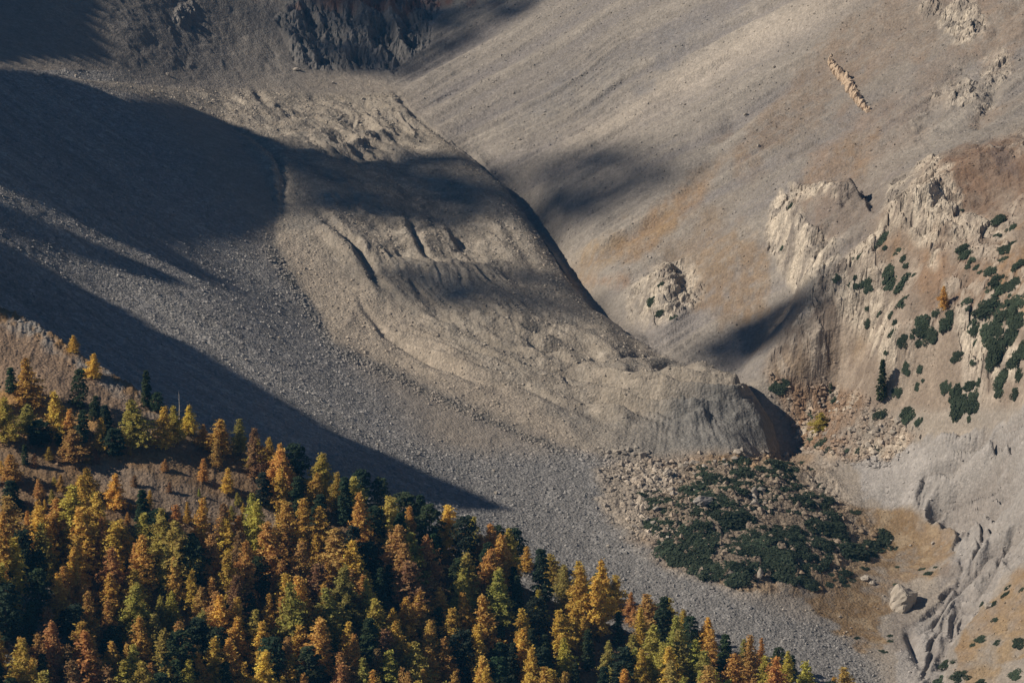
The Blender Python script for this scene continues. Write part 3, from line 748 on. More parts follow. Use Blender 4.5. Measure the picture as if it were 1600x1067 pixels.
def bare_mesh(name, v, f, mat, attrs=None, smooth=False):
    o = mesh_obj(name, v, f, mat, attrs, smooth)
    me = o.data; bpy.data.objects.remove(o); return me
def trunk_curve(H, lean=0.02, r=.24):
    n = 6; pts = [np.array([0, 0, -0.8])]; x = y = 0
    for i in range(1, n + 1):
        x += R_.normal() * lean * H / n; y += R_.normal() * lean * H / n
        pts.append(np.array([x, y, H * i / n * .97]))
    parts = [cone_mesh(pts[i], pts[i + 1], r * (1 - i / n) + .03, r * (1 - (i + 1) / n) + .03) for i in range(n)]
    return pts, parts
def at_h(pts, z):
    zs = [p[2] for p in pts]; return np.array([np.interp(z, zs, [p[0] for p in pts]), np.interp(z, zs, [p[1] for p in pts]), z])
def make_larch(H, R, dens=1.0, irr=.25, base=.12, pw=.8, size=.31):
    pts, parts = trunk_curve(H, .03, .2 + .008 * H)
    cen = []; tone = []; outw = []
    z = H * base
    lop = R_.uniform(0, 6.28)
    while z < H * .985:
        t = (z - H * base) / (H * (1 - base))
        r = R * ((1 - t) ** pw) * (0.55 + .45 * min(1, t * 5)) * (1 + irr * .25 * math.sin(z * 1.3 + lop)) + .22
        for kk in range(R_.integers(4, 7)):
            an = R_.uniform(0, 2 * math.pi); L_ = r * R_.uniform(.55, 1.2) * (1 + irr * .6 * math.cos(an - lop))
            bt = R_.uniform(.15, .85) ; c0 = at_h(pts, z)
            rise = R_.uniform(-.15, .2) + .25 * t
            d = np.array([math.cos(an), math.sin(an), rise])
            if L_ > 1.2: parts.append(cone_mesh(c0, c0 + d * L_ * .85, .05, .012, 3))
            m = max(2, int(L_ / .30 * dens))
            for q in range(m):
                s = (q + .6) / m
                if R_.random() < .12: continue
                p = c0 + d * L_ * s; p[2] += -.25 * L_ * s * s * .5 + .0
                for w in range(6 if L_ > .6 else 4):
                    cen.append(p + R_.normal(size=3) * np.array([.22, .22, .24])); tone.append(.5 * bt + .5 * R_.random()); outw.append(d)
        z += R_.uniform(.28, .5)
    cen = np.array(cen); 
    v, f, tn = leaf_quads(cen, R_.uniform(.6, 1.2, len(cen)) * size, np.array(tone), 0.1, 1.9, np.array(outw))
    tv, tf = join(parts)
    return bare_mesh("trunk", tv, tf, M_BARK, None, True), bare_mesh("crown", v, f, M_LEAF, {"tone": tn})
def make_pine(H, R, size=.5, base=.08, shape=0, dens=1.):
    pts, parts = trunk_curve(H, .03, .28)
    cen = []; tone = []; outw = []
    nl = int(42 * dens * H / 13)
    for i in range(nl):
        t = (i + R_.random()) / nl
        z = H * (base + (1 - base) * t)
        prof = (math.sin(math.pi * min(1, t * .8 + .18)) ** .6) if shape == 0 else (1 - t) ** .6 * (.7 + .3 * min(1, t * 6))
        r = R * prof
        an = i * 2.4 + R_.normal() * .4; rr = r * R_.uniform(.45, .85)
        c = at_h(pts, min(z, H * .96)) + np.array([math.cos(an) * rr, math.sin(an) * rr, 0])
        s_ = R * R_.uniform(.32, .5) * (.55 + .45 * prof); bt = R_.uniform(.1, .8)
        parts.append(cone_mesh(at_h(pts, max(z - .8, .2)), c, .07, .02, 3))
        n = int(52)
        dr = unit(n); dr[:, 2] = np.abs(dr[:, 2]) * .9 - .25
        for k_ in range(n):
            cen.append(c + dr[k_] * s_ * R_.uniform(.6, 1.05) * np.array([1, 1, 1.15])); tone.append(.6 * bt + .4 * R_.random()); outw.append(dr[k_] * .6 + np.array([0, 0, .6]))
    cen = np.array(cen)
    v, f, tn = leaf_quads(cen, R_.uniform(.6, 1.1, len(cen)) * size, np.array(tone), .2, 1.4, np.array(outw))
    tv, tf = join(parts)
    return bare_mesh("trunk", tv, tf, M_BARK, None, True), bare_mesh("crown", v, f, M_LEAF, {"tone": tn})
def make_shrub(nlobe=14, n=60, size=.16, flat=.45):
    cen = []; tone = []; outw = []
    for i in range(nlobe):
        an = R_.uniform(0, 6.28); rr = math.sqrt(R_.random()) * .68
        c = np.array([math.cos(an) * rr, math.sin(an) * rr, flat * .35 * (1 - rr) + .03]); bt = R_.uniform(.1, .9); s_ = R_.uniform(.24, .38)
        dr = unit(n); dr[:, 2] = np.abs(dr[:, 2])
        for k_ in range(n):
            cen.append(c + dr[k_] * s_ * R_.uniform(.7, 1.1) * np.array([1, 1, flat * 2.0])); tone.append(.6 * bt + .4 * R_.random()); outw.append(dr[k_] * .4 + np.array([0, 0, .8]))
    cen = np.array(cen)
    v, f, tn = leaf_quads(cen, R_.uniform(.5, 1.1, len(cen)) * size, np.array(tone), .2, 1.4, np.array(outw))
    return bare_mesh("foliage", v, f, M_LEAF, {"tone": tn})
LARCH = [make_larch(H, R, d, irr, b, pw) for H, R, d, irr, b, pw in [(16, 3.2, 1, .2, .1, 1.0), (15, 2.8, 1, .3, .12, .85), (17, 3.7, 1, .3, .1, .95), (14, 3.2, 1.1, .4, .08, .75), (16, 2.4, 1, .25, .14, .9), (13, 3.0, 1, .35, .08, 1.1), (17, 3.2, .9, .5, .15, .8), (15, 3.8, 1, .45, .1, .9)]]
LARCH_H = [16, 15, 17, 14, 16, 13, 17, 15]
SPARSE = [make_larch(15, 2.6, .45, .4, .12, .8, .34), make_larch(14, 3.0, .5, .4, .1, .75, .34)]
SPARSE_H = [15, 14]
PINE = [make_pine(14, 2.5), make_pine(13, 2.9), make_pine(15, 2.3, .5, .06, 1), make_pine(12, 2.7, .5, .1), make_pine(15, 2.6, .5, .05, 1)]
PINE_H = [14, 13, 15, 12, 15]
SPRUCE = make_pine(16, 2.1, .45, .05, 1, 1.5)
SHRUB = [make_shrub(14), make_shrub(18), make_shrub(10), make_shrub(16, 60, .15, .35), make_shrub(20, 55, .15, .4)]

PAL = {'G': [(.64, .43, .10), (.70, .47, .11), (.60, .42, .10)], 'O': [(.58, .35, .11), (.53, .33, .12), (.62, .39, .11)], 'Y': [(.44, .38, .10), (.38, .35, .10), (.50, .41, .095)],
       'B': [(.34, .20, .10), (.30, .18, .09)], 'P': [(.056, .084, .045), (.068, .092, .044), (.05, .074, .046)], 'S': [(.07, .085, .04)]}
WORD = {'G': 'golden', 'O': 'orange', 'Y': 'yellow-green', 'B': 'faded brown', 'P': 'dark green', 'S': 'green'}
WIDE = {'P': 1.25, 'S': 1.25}
def tree(x, y, kind, hm_, label, proto=None, wide=1.0, group=None, z=None, lean=None):
    if kind == 'P':
        i = proto if proto is not None else int(R_.integers(0, len(PINE))); T_, C_ = PINE[i]; H = PINE_H[i]; nm, cat = 'stone_pine', 'pine tree'
    elif kind == 'S':
        T_, C_ = SPRUCE; H = 16; nm, cat = 'spruce_tree', 'spruce tree'
    elif kind == 'B':
        i = int(R_.integers(0, 2)); T_, C_ = SPARSE[i]; H = SPARSE_H[i]; nm, cat = 'larch_tree', 'larch tree'
    else:
        i = proto if proto is not None else int(R_.integers(0, len(LARCH))); T_, C_ = LARCH[i]; H = LARCH_H[i]; nm, cat = 'larch_tree', 'larch tree'
    if z is None: z = float(ground(np.array([x]), np.array([y]))[0])
    e = bpy.data.objects.new(nm, None); COL.objects.link(e); e.empty_display_size = .5
    e.location = (x, y, z - .15)
    e.rotation_euler = (R_.normal() * .02, R_.normal() * .02 if lean is None else lean, R_.uniform(0, 6.28) if lean is None else 0)
    s = hm_ / H; e.scale = (s * wide * WIDE.get(kind, 1.5), s * wide * WIDE.get(kind, 1.5), s)
    e['label'] = label; e['category'] = cat
    if group: e['group'] = group
    t = bpy.data.objects.new("trunk", T_); c = bpy.data.objects.new("crown", C_)
    for o in (t, c): COL.objects.link(o); o.parent = e
    col = PAL[kind][int(R_.integers(0, len(PAL[kind])))]; j = 1 + R_.normal() * .10
    c.color = (min(1, col[0] * j), min(1, col[1] * j * (1 + R_.normal() * .06)), col[2] * j, 1)
    return e
# ---- trees one can tell apart: pixel of the foot, pixel of the tip, kind, width factor, label
NAMED = [
 (116,553,523,'G',.9,'tiny golden larch alone on the scree edge, highest on the hillside'),
 (147,590,552,'G',1.1,'small golden larch on the crest of the bare brown slope'),
 (18,614,573,'P',1.2,'round dark stone pine on the bare brown slope at the left edge'),
 (119,640,576,'P',.8,'tall leaning dark pine on the brown slope between two larches'),
 (230,636,577,'S',1.0,'narrow dark spruce on the crest before the shaded scree'),
 (246,644,612,'P',.9,'small dark pine right beside the narrow spruce on the crest'),
 (89,678,611,'G',1.0,'bright golden larch just left of the tall dark pine'),
 (109,690,638,'O',.8,'short orange larch between golden larch and dark pine'),
 (44,682,630,'Y',1.2,'pale yellow-green larch on the grass terrace'),
 (7,690,618,'Y',1.1,'yellow-green larch at the left edge on the grass terrace'),
 (62,697,655,'P',1.6,'broad rounded dark pine below the grass terrace'),
 (125,702,638,'P',1.3,'thick dark pine below the leaning one'),
 (148,655,618,'P',1.2,'small dark pine on the brown slope left of the big larch'),
 (166,672,632,'P',1.2,'dark pine close behind its smaller twin on the brown slope'),
 (95,695,667,'P',1.2,'small round dark pine under the golden larch'),
 (158,706,650,'G',1.0,'slender golden larch behind the low dark pines'),
 (112,722,672,'O',1.3,'wide orange larch at the left end of the open terrace'),
 (210,698,621,'Y',1.35,'large yellow-green larch at the end of the brown slope'),
 (178,712,668,'P',1.5,'squat dark pine below the large yellow-green larch'),
 (20,800,750,'P',1.5,'large rounded dark pine near the left edge above the shadows'),
 (20,755,708,'O',1.4,'wide orange larch at the left edge of the forest'),
 (258,702,635,'G',1.1,'tall golden larch, first of the row before the shaded scree'),
 (273,690,632,'Y',.9,'slim yellow-green larch in the row before the shaded scree'),
 (295,680,630,'G',.8,'golden larch with a thin tip standing above the row'),
 (345,715,654,'G',1.4,'broad golden larch in the row before the shaded scree'),
 (376,712,652,'Y',1.1,'yellow-green larch tallest of its clump in the row'),
 (318,700,662,'O',1.0,'orange larch between two golden larches in the row'),
 (402,735,684,'Y',1.2,'yellow-green larch where the row begins to fall'),
 (420,740,682,'G',1.0,'golden larch beside a yellow-green one in the falling row'),
 (439,748,690,'G',1.0,'golden larch left of a dark rounded pine in the row'),
 (462,750,692,'P',1.2,'rounded dark pine in the row before the shaded scree'),
 (502,775,706,'Y',1.3,'big yellow-green larch against the dark scree'),
 (468,805,744,'P',1.3,'dark pine with full crown under the big yellow-green larch'),
 (548,800,744,'Y',1.2,'yellow-green larch in the middle of the tree line'),
 (567,795,732,'P',1.0,'dark pine whose tip stands above the yellow-green larches'),
 (593,805,746,'P',1.0,'narrow dark pine beside the highest one of the tree line'),
 (525,800,735,'Y',1.0,'slim yellow-green larch left of the dark pine tips'),
 (631,835,768,'P',1.4,'massive dark pine at the end of the tree shadow'),
 (655,830,771,'P',1.2,'dark pine forming a pair with the massive one'),
 (585,850,790,'P',1.4,'dense dark pine under the tree line at its middle'),
 (695,870,789,'G',1.1,'tall golden larch standing clear against the grey scree'),
 (738,850,805,'Y',1.2,'flat-topped yellow-green larch against the grey scree'),
 (776,878,820,'P',1.0,'columnar dark pine against the grey scree'),
 (804,880,824,'P',1.1,'dark pine with round top, right one of a pair on the scree edge'),
 (750,900,832,'O',1.0,'orange larch below the pair of dark pines'),
 (824,895,852,'G',1.1,'small golden larch right of the dark pine pair'),
 (860,920,864,'Y',1.2,'yellow-green larch on the tree line before pale gravel'),
 (905,940,875,'G',1.2,'broad yellow-golden larch on the tree line before pale gravel'),
 (880,935,880,'Y',1.1,'greenish larch tucked behind the broad golden one'),
 (936,955,893,'P',1.3,'heavy black-green pine standing alone on the tree line'),
 (962,960,898,'G',1.0,'golden larch just right of the heavy black-green pine'),
 (986,975,923,'O',.8,'slender orange larch against the pale gravel'),
 (1008,995,926,'O',1.3,'tall brown-orange larch with wide crown against the gravel'),
 (1043,995,933,'Y',1.2,'olive green larch on the lower tree line'),
 (1066,1010,950,'Y',1.0,'yellow-green larch just right of the olive one'),
 (1080,1025,960,'P',.9,'thin dark pine between larches on the lower tree line'),
 (1104,1030,962,'G',1.1,'golden larch on the lower tree line with pointed top'),
 (1133,1065,987,'P',1.1,'tall black pine near the lower end of the tree line'),
 (1161,1055,996,'Y',1.1,'yellow-green larch right of the tall black pine'),
 (1189,1060,993,'O',.7,'very thin orange larch near the lower end of the tree line'),
 (1215,1055,1010,'P',.8,'small pointed dark pine before the gravel'),
 (1238,1065,1021,'P',.8,'last small dark pine before the gravel'),
 (1262,1085,1048,'Y',1.0,'low yellow-green larch at the bottom of the gravel'),
 (1303,1095,1054,'G',.9,'golden larch tip at the bottom edge, rightmost of the forest'),
 (180,795,738,'G',1.0,'golden larch alone on the open terrace'),
 (137,775,728,'G',1.1,'golden larch left end of the open terrace'),
 (355,775,730,'G',1.0,'small bright golden larch on the dark terrace'),
 (319,755,715,'O',.9,'small orange larch before the broad golden one'),
 (248,865,795,'P',1.1,'dark pine column in the middle of the left forest'),
 (300,880,832,'P',1.0,'dark pine beside the golden larches below the terrace'),
 (412,790,735,'P',1.4,'wide dark pine on the terrace edge'),
 (440,795,730,'G',.9,'tall narrow golden larch right of a wide dark pine'),
 (498,835,772,'P',1.3,'big dark pine at the end of the open terrace'),
 (190,880,810,'G',1.1,'tall golden larch in the left forest with feathery side'),
 (108,990,950,'P',1.4,'dark pine deep in the left forest'),
 (335,1000,920,'O',1.2,'bright orange larch in the lower middle of the left forest'),
 (655,1000,920,'O',1.3,'large orange larch with feathery branches in the middle forest'),
 (687,980,915,'O',1.2,'orange larch beside the large feathery one'),
 (578,910,845,'P',1.5,'bushy dark pine above the orange middle forest'),
 (720,930,870,'P',1.1,'dark pine among the larches below the scree edge'),
 (900,1000,950,'G',1.0,'golden larch in the lower right forest among dark gaps'),
]
occupied = []
for (u, vb, vt, kd, wd, lab) in NAMED:
    x, y, z = [float(q[0]) for q in hit(u, vb)]
    if vb < 1000 and y > 1330:                                # the foot would fall behind the crest: stand on the crest
        for dv in range(2, 120, 2):
            x, y, z = [float(q[0]) for q in hit(u, vb + dv)]
            if y < 1330: break
    Dd = y * CP - (z - CAMZ) * SP
    vb2 = float(proj(x, y, z)[1])
    h = max(vb2 - vt, 18) * Dd / FPX / .97
    h = min(h, 22)
    tree(x, y, kd, h, lab, wide=wd * (1.0 if h > 11 else 1.25) * 1.05 , lean=.12 if 'leaning' in lab else None, z=z)
    occupied.append((u, vb2))
# ---- the rest of the forest
LINE = [(-30,560),(0,615),(100,640),(180,672),(250,690),(340,712),(430,750),(500,775),(570,805),(650,840),(740,872),(830,905),(930,950),(1020,990),(1100,1030),(1200,1070),(1300,1100)]
CLEAR = [[(110,700),(250,735),(400,790),(540,840),(560,880),(480,870),(380,830),(240,785),(120,752)], [(-30,500),(0,500),(180,600),(260,680),(100,640),(-30,640)], [(500,885),(600,870),(620,905),(520,905)], [(-30,770),(120,800),(120,830),(-30,810)]]
lu = np.array(LINE, float)
def frac_zone(u, v):
    col_ = 'far left' if u < 160 else 'left part' if u < 420 else 'left of middle' if u < 620 else 'middle part' if u < 820 else 'right of middle' if u < 1000 else 'right end'
    d = v - np.interp(u, lu[:, 0], lu[:, 1])
    row = 'along the bottom edge' if v > 1015 else 'near the tree line' if d < 60 else 'in the upper forest' if d < 140 else 'deep in the forest' if d < 240 else 'low in the forest'
    return col_, row
cand = []
tries = 0
rr = random.Random(5)
pts_ok = list(occupied)
nP = sum(1 for t in NAMED if t[3] == 'P'); nL = len(NAMED) - nP
while tries < 60000 and len(cand) < 330:
    tries += 1
    u = rr.uniform(-25, 1330); v = rr.uniform(620, 1160)
    lim = np.interp(u, lu[:, 0], lu[:, 1])
    if v < lim + 6: continue
    inclear = any(bool(inside(np.array([u]), np.array([v]), c)[0]) for c in CLEAR)
    if inclear and rr.random() > .05: continue
    md = 21 if v > 850 else 23
    if u < 330 and v < 850: md = 37
    if any(abs(u - a) < md and ((u - a) ** 2 + ((v - b) * 1.15) ** 2) < md * md for a, b in pts_ok): continue
    pts_ok.append((u, v)); cand.append((u, v, inclear))
cand.sort(key=lambda c: c[1])
CU = np.array([c[0] for c in cand]); CV = np.array([c[1] for c in cand])
hx, hy, hz = hit(CU, CV)
nz = fbm(CU / 120, CV / 90, 3, 400); nz2 = fbm(CU / 60, CV / 60, 2, 410)
for i, (u, v, cl) in enumerate(cand):
    if hy[i] > 1345: continue
    r = rr.random()
    pdark = .13 + .32 * max(0, nz[i]) * 2 + (.20 if (540 < u < 700 and v < 930) else 0) + (.1 if v < np.interp(u, lu[:, 0], lu[:, 1]) + 70 and 380 < u < 900 else 0)
    yg = .24 + .25 * sstep(700, 1100, u)
    if r < pdark and nP < 135: kd = 'P'; nP += 1
    elif nL >= 295: continue
    else:
        nL += 1
        q = rr.random()
        if q < .06: kd = 'B'
        elif q < yg + .06: kd = 'Y'
        elif q < yg + .06 + (.22 if nz2[i] > 0 else .42) + (.15 if 150 < u < 720 and v > 880 else 0): kd = 'O'
        else: kd = 'G'
    h = rr.uniform(9.5, 19) + (2.5 if v > 850 else 0)
    small = cl or (u < 330 and v < 850 and rr.random() < .6)
    if small: h = rr.uniform(4, 8)
    if kd == 'P': h *= .92
    a, b = frac_zone(u, v)
    sz = 'small' if h < 9 else 'tall' if h > 15.5 else 'mid-sized'
    kp = 'stone pines' if kd == 'P' else 'larches'
    lab = f"{sz} {WORD[kd]} {kp} {b}, {a}"
    e_ = tree(float(hx[i]), float(hy[i]), kd, h, lab, wide=rr.uniform(.85, 1.2), group='forest ' + kp, z=float(hz[i]))
    later(e_, lab, u)
# lone trees on the other side of the valley
for (u, vb, vt, kd, wd, lab) in [(1376,628,560,'S',.85,'lone tall spruce on the rubble below the pale cliff'), (1283,674,644,'Y',1.9,'lone yellow bushy larch on the rubble east of the glacier snout'), (1476,485,448,'O',.9,'lone narrow orange larch among dwarf pines on the rocky spur'),
                                  (1298,614,597,'P',.8,'tiny dark conifer among boulders left of the lone spruce'), (1531,962,948,'O',.8,'tiny russet sapling by the gravel channel')][:4]:
    x, y, z = [float(q[0]) for q in hit(u, vb)]
    Dd = y * CP - (z - CAMZ) * SP
    tree(x, y, kd, (vb - vt) * Dd / FPX / .97, lab, wide=wd, z=z)
# saplings in the open ground of the upper forest
ns = 0
while ns < 52:
    u, v = (rr.uniform(0, 330), rr.uniform(695, 850)) if rr.random() < .7 else (rr.uniform(330, 590), rr.uniform(770, 890))
    if v < np.interp(u, lu[:, 0], lu[:, 1]) + 12 or any((u - a) ** 2 + (v - b) ** 2 < 110 for a, b in pts_ok): continue
    pts_ok.append((u, v)); ns += 1
    x, y, z = [float(q[0]) for q in hit(u, v)]
    if y > 1345: continue
    kd = rr.choice('GOYYB')
    e_ = tree(x, y, kd, rr.uniform(2.6, 5.0), '', wide=rr.uniform(1.0, 1.5), group='larch saplings in the open ground', z=z)
    e_.name = 'larch_sapling'; e_['category'] = 'sapling'
    later(e_, f"tiny {WORD[kd]} larch saplings {'on the far left clearing' if u < 110 else 'on the left clearing' if u < 220 else 'on the open terrace' if u < 340 else 'around the fallen logs'}", u)
# ------------------------------------------------------------------ dwarf pine shrubs
def shrub(u, v, wpx, label, group=None, hf=1.0, col=(.066, .086, .054)):
    x, y, z = [float(q[0]) for q in hit(u, v)]
    Dd = y * CP - (z - CAMZ) * SP
    w = wpx * Dd / FPX / 2 * 1.18
    o = bpy.data.objects.new("dwarf_pine", SHRUB[int(R_.integers(0, len(SHRUB)))]); COL.objects.link(o)
    o.location = (x, y, z - .12 * w)
    q = 3.0; gx = float(ground(np.array([x + q]), np.array([y]))[0] - ground(np.array([x - q]), np.array([y]))[0]) / (2 * q); gy = float(ground(np.array([x]), np.array([y + q]))[0] - ground(np.array([x]), np.array([y - q]))[0]) / (2 * q)
    nv = Vector((-gx * .8, -gy * .8, 1)).normalized(); o.rotation_mode = 'QUATERNION'
    o.rotation_quaternion = nv.to_track_quat('Z', 'Y') @ Vector((0, 0, 1)).to_track_quat('Z', 'Y').inverted() @ __import__('mathutils').Quaternion((0, 0, 1), R_.uniform(0, 6.28)); o.scale = (w * R_.uniform(.75, 1.25), w * R_.uniform(.75, 1.25), max(w * R_.uniform(.45, .75) * hf, .8))
    j = 1 + R_.normal() * .12; o.color = (col[0] * j, col[1] * j, col[2] * j, 1)
    o['label'] = label; o['category'] = 'shrub'
    if group: o['group'] = group
    return o
SP_ = [(1382,370,30),(1383,389,11),(1405,391,20),(1412,401,16),(1330,412,18),(1342,402,18),(1306,432,20),(1337,432,11),(1388,428,26),(1392,444,34),(1412,444,44),(1355,443,28),(1335,447,18),(1412,468,28),(1412,477,12),(1355,484,12),(1356,503,20),(1393,491,18),(1399,500,18),(1373,493,10),(1393,520,20),(1410,532,22),(1425,526,11),(1503,386,18),(1521,402,26),(1549,421,24),(1558,452,40),(1440,510,32),(1480,502,44),(1463,490,18),(1515,487,34),(1525,507,32),(1540,482,46),(1562,502,40),(1582,522,46),(1560,542,50),(1592,472,40),(1575,442,30),(1592,500,40),(1550,562,36),(1497,556,24),(1520,568,14),(1565,592,30),(1561,607,28),(1592,580,20),(1600,542,40),(1417,575,22),(1438,576,18),(1384,551,9),(1402,609,18),(1434,606,16),(1479,600,24),(1495,612,34),(1500,630,50),(1520,634,32),(1530,600,14),(1495,642,24),(1514,655,12),(1376,644,28),(1420,652,26),(1436,659,22),(1218,602,28),(1303,624,14),(1270,646,14),(1283,692,26),(1298,700,20),(1340,703,14),(1370,701,14),(1265,688,18),(1250,700,20),(1322,703,12),(1590,560,40),(1575,480,44),(1545,520,40),(1590,415,24),(1570,405,20),(1238,318,20),(1222,385,12),(1018,470,18),(1030,488,14),(1052,498,16),(1032,445,12)]
q_ = random.Random(3)
for _ in range(46):
    a_, b_ = (q_.uniform(1500, 1598), q_.uniform(330, 620)) if q_.random() < .6 else (q_.uniform(1400, 1560), q_.uniform(380, 650))
    SP_.append((a_, b_, q_.choice([8, 11, 15, 22, 28])))
for u, v, w in SP_:
    if u < 1060: lab = 'small dwarf pine clinging to the low pale rock knob'; g = 'dwarf pines on the low knob'
    elif u < 1260 and v < 400: lab = 'small dwarf pine on the edge of the big pale cliff'; g = 'dwarf pines on the big pale cliff'
    elif v > 595 and u < 1390: lab = ('broad' if w > 22 else 'small') + ' dwarf pine on boulder rubble beyond the glacier snout'; g = ('broad' if w > 22 else 'small') + ' dwarf pines on the rubble beyond the snout'
    elif u > 1530: lab = 'dense dark dwarf pine in the thicket at the right edge of the spur'; g = 'thicket at the right edge'
    elif v < 460: lab = ('broad' if w > 22 else 'small') + ' dwarf pine high on the rocky spur'; g = ('broad' if w > 22 else 'small') + ' dwarf pines high on the spur'
    elif v < 590: lab = ('broad' if w > 22 else 'small') + ' dwarf pine halfway down the rocky spur'; g = ('broad' if w > 22 else 'small') + ' dwarf pines halfway down the spur'
    else: lab = ('broad' if w > 22 else 'small') + ' dwarf pine at the foot of the rocky spur'; g = ('broad' if w > 22 else 'small') + ' dwarf pines at the foot of the spur'
    w_ = 'wide' if w > 25 else 'mid-sized' if w > 15 else 'little'
    ph = g if u < 1260 and v < 600 else w_ + ' dwarf pines ' + ('on the rubble beyond the glacier snout' if v > 595 and u < 1390 else 'in the dark thicket at the spur edge' if u > 1530 else side(v, [430, 480, 530, 590, 2000], ['high on the rocky spur', 'on the upper rocky spur', 'halfway down the rocky spur', 'on the lower rocky spur', 'at the foot of the spur']))
    later(shrub(u, v, w, lab, g), ph, u)
for u, v, w in [(1335,797,20),(1380,837,42),(1350,862,18),(1362,868,14),(1350,887,22),(1400,886,14),(1442,889,14),(1450,895,18),(1464,886,11),(1390,993,12),(1380,1018,16),(1338,995,12),(1392,1000,14),(1318,892,26),(1300,900,20),(1330,905,18),(1318,913,22),(1295,912,16)]:
    later(shrub(u, v, w, '', 'dwarf pines on the brown grass', .8), ('low dwarf pines on brown grass close to the knoll' if v < 875 or v > 960 else 'low dwarf pines on brown grass below the thicket'), u)
for u, v, w in [(1535,998,30),(1560,1003,18),(1592,1003,30),(1520,1005,14),(1535,942,12),(1555,942,18),(1575,918,13),(1572,928,16),(1597,920,12),(1480,1035,32),(1500,1055,40),(1470,1065,36),(1590,1050,30),(1530,1070,30),(1555,968,14)]:
    later(shrub(u, v, w, '', 'dwarf pines in the lower right corner'), ('small' if w < 20 else 'large') + ' dwarf pines on dry grass in the lower right corner', u)
KN = [(1015,775),(1040,770),(1075,735),(1100,722),(1180,728),(1245,728),(1290,750),(1300,790),(1330,830),(1368,860),(1340,885),(1290,892),(1240,905),(1170,912),(1120,905),(1060,880),(1030,835)]
HOLES = [[(1010,700),(1080,715),(1095,745),(1060,765),(1010,765)],[(1120,768),(1200,762),(1210,780),(1150,790),(1120,785)], [(1095,855),(1165,862),(1190,880),(1150,880),(1100,872)], [(1195,745),(1240,750),(1235,765),(1200,762)], [(1225,800),(1250,812),(1240,825),(1220,815)],[(1040,760),(1080,760),(1070,775),(1040,772)]]
ok = []
t_ = 0
while t_ < 9000 and len(ok) < 190:
    t_ += 1
    u = rr.uniform(1010, 1375); v = rr.uniform(715, 915)
    if not inside(np.array([u + 34 * fbm(np.array([u / 22.]), np.array([v / 14.]), 3, 510)[0]]), np.array([v + 26 * fbm(np.array([u / 22.]), np.array([v / 14.]), 3, 511)[0]]), KN)[0]: continue
    if any(inside(np.array([u]), np.array([v]), h_)[0] for h_ in HOLES): continue
    if fbm(np.array([u / 34.]), np.array([v / 20.]), 2, 500)[0] < -.48: continue
    if any(((u - a) / 1.3) ** 2 + ((v - b) * 1.5) ** 2 < 11.5 ** 2 for a, b in ok): continue
    ok.append((u, v))
for u, v in ok:
    zone_ = 'along the top' if v < 765 else 'on the left side' if u < 1120 else 'in the middle' if u < 1240 else 'on the right side'
    rz = side(v, [745, 775, 800, 825, 850, 875, 2000], ['topmost', 'upper', 'upper middle', 'middle', 'lower middle', 'lower', 'lowest'])
    later(shrub(u, v, rr.choice([18, 24, 30, 38, 46, 52]), '', 'dwarf pine thicket on the knoll', rr.uniform(.8, 1.2)), f"dark dwarf pines in the {rz} row, {side(u, [1110, 1200, 1290, 3000], ['left part', 'left-centre', 'right-centre', 'right part'])} of knoll", u)

# ------------------------------------------------------------------ rocks
def hull_rock(n, sx, sy, sz, seed):
    r0 = random.Random(seed); bm = bmesh.new()
    for i in range(n):
        v = Vector((r0.gauss(0, 1), r0.gauss(0, 1), r0.gauss(0, 1))).normalized()
        k_ = r0.uniform(.8, 1.1); bm.verts.new((v.x * sx * k_, v.y * sy * k_, v.z * sz * k_))
    g_ = bmesh.ops.convex_hull(bm, input=bm.verts)
    bmesh.ops.delete(bm, geom=[e for e in g_['geom_interior'] if isinstance(e, bmesh.types.BMVert)], context='VERTS')
    bmesh.ops.bevel(bm, geom=bm.edges[:], offset=.06, segments=1, affect='EDGES')
    bmesh.ops.triangulate(bm, faces=bm.faces[:])
    return bm
def rock_mesh(seed, mat, **kw):
    bm = hull_rock(kw.get('n', 14), kw.get('sx', 1), kw.get('sy', .8), kw.get('sz', .7), seed)
    me = bpy.data.meshes.new("boulder"); bm.to_mesh(me); bm.free(); me.materials.append(mat); return me
ROCKS = [rock_mesh(i, M_ROCK, n=11 + i % 6, sx=1, sy=.7 + .05 * (i % 4), sz=.55 + .07 * (i % 5)) for i in range(9)]
ROCKG = [rock_mesh(20 + i, M_ROCKG, n=11 + i % 6, sx=1, sy=.75, sz=.6) for i in range(5)]
def boulder(u, v, wpx, label, group=None, me=None, hf=1.0, name='boulder', sink=.25):
    x, y, z = [float(q[0]) for q in hit(u, v)]
    Dd = y * CP - (z - CAMZ) * SP; w = wpx * Dd / FPX / 2
    o = bpy.data.objects.new(name, me or ROCKS[int(R_.integers(0, len(ROCKS)))]); COL.objects.link(o)
    o.location = (x, y, z + (.55 - sink) * w * hf); o.rotation_euler = (R_.normal() * .2, R_.normal() * .2, R_.uniform(0, 6.28)); o.scale = (w, w, w * hf)
    o['label'] = label; o['category'] = 'boulder'
    if group: o['group'] = group
    return o
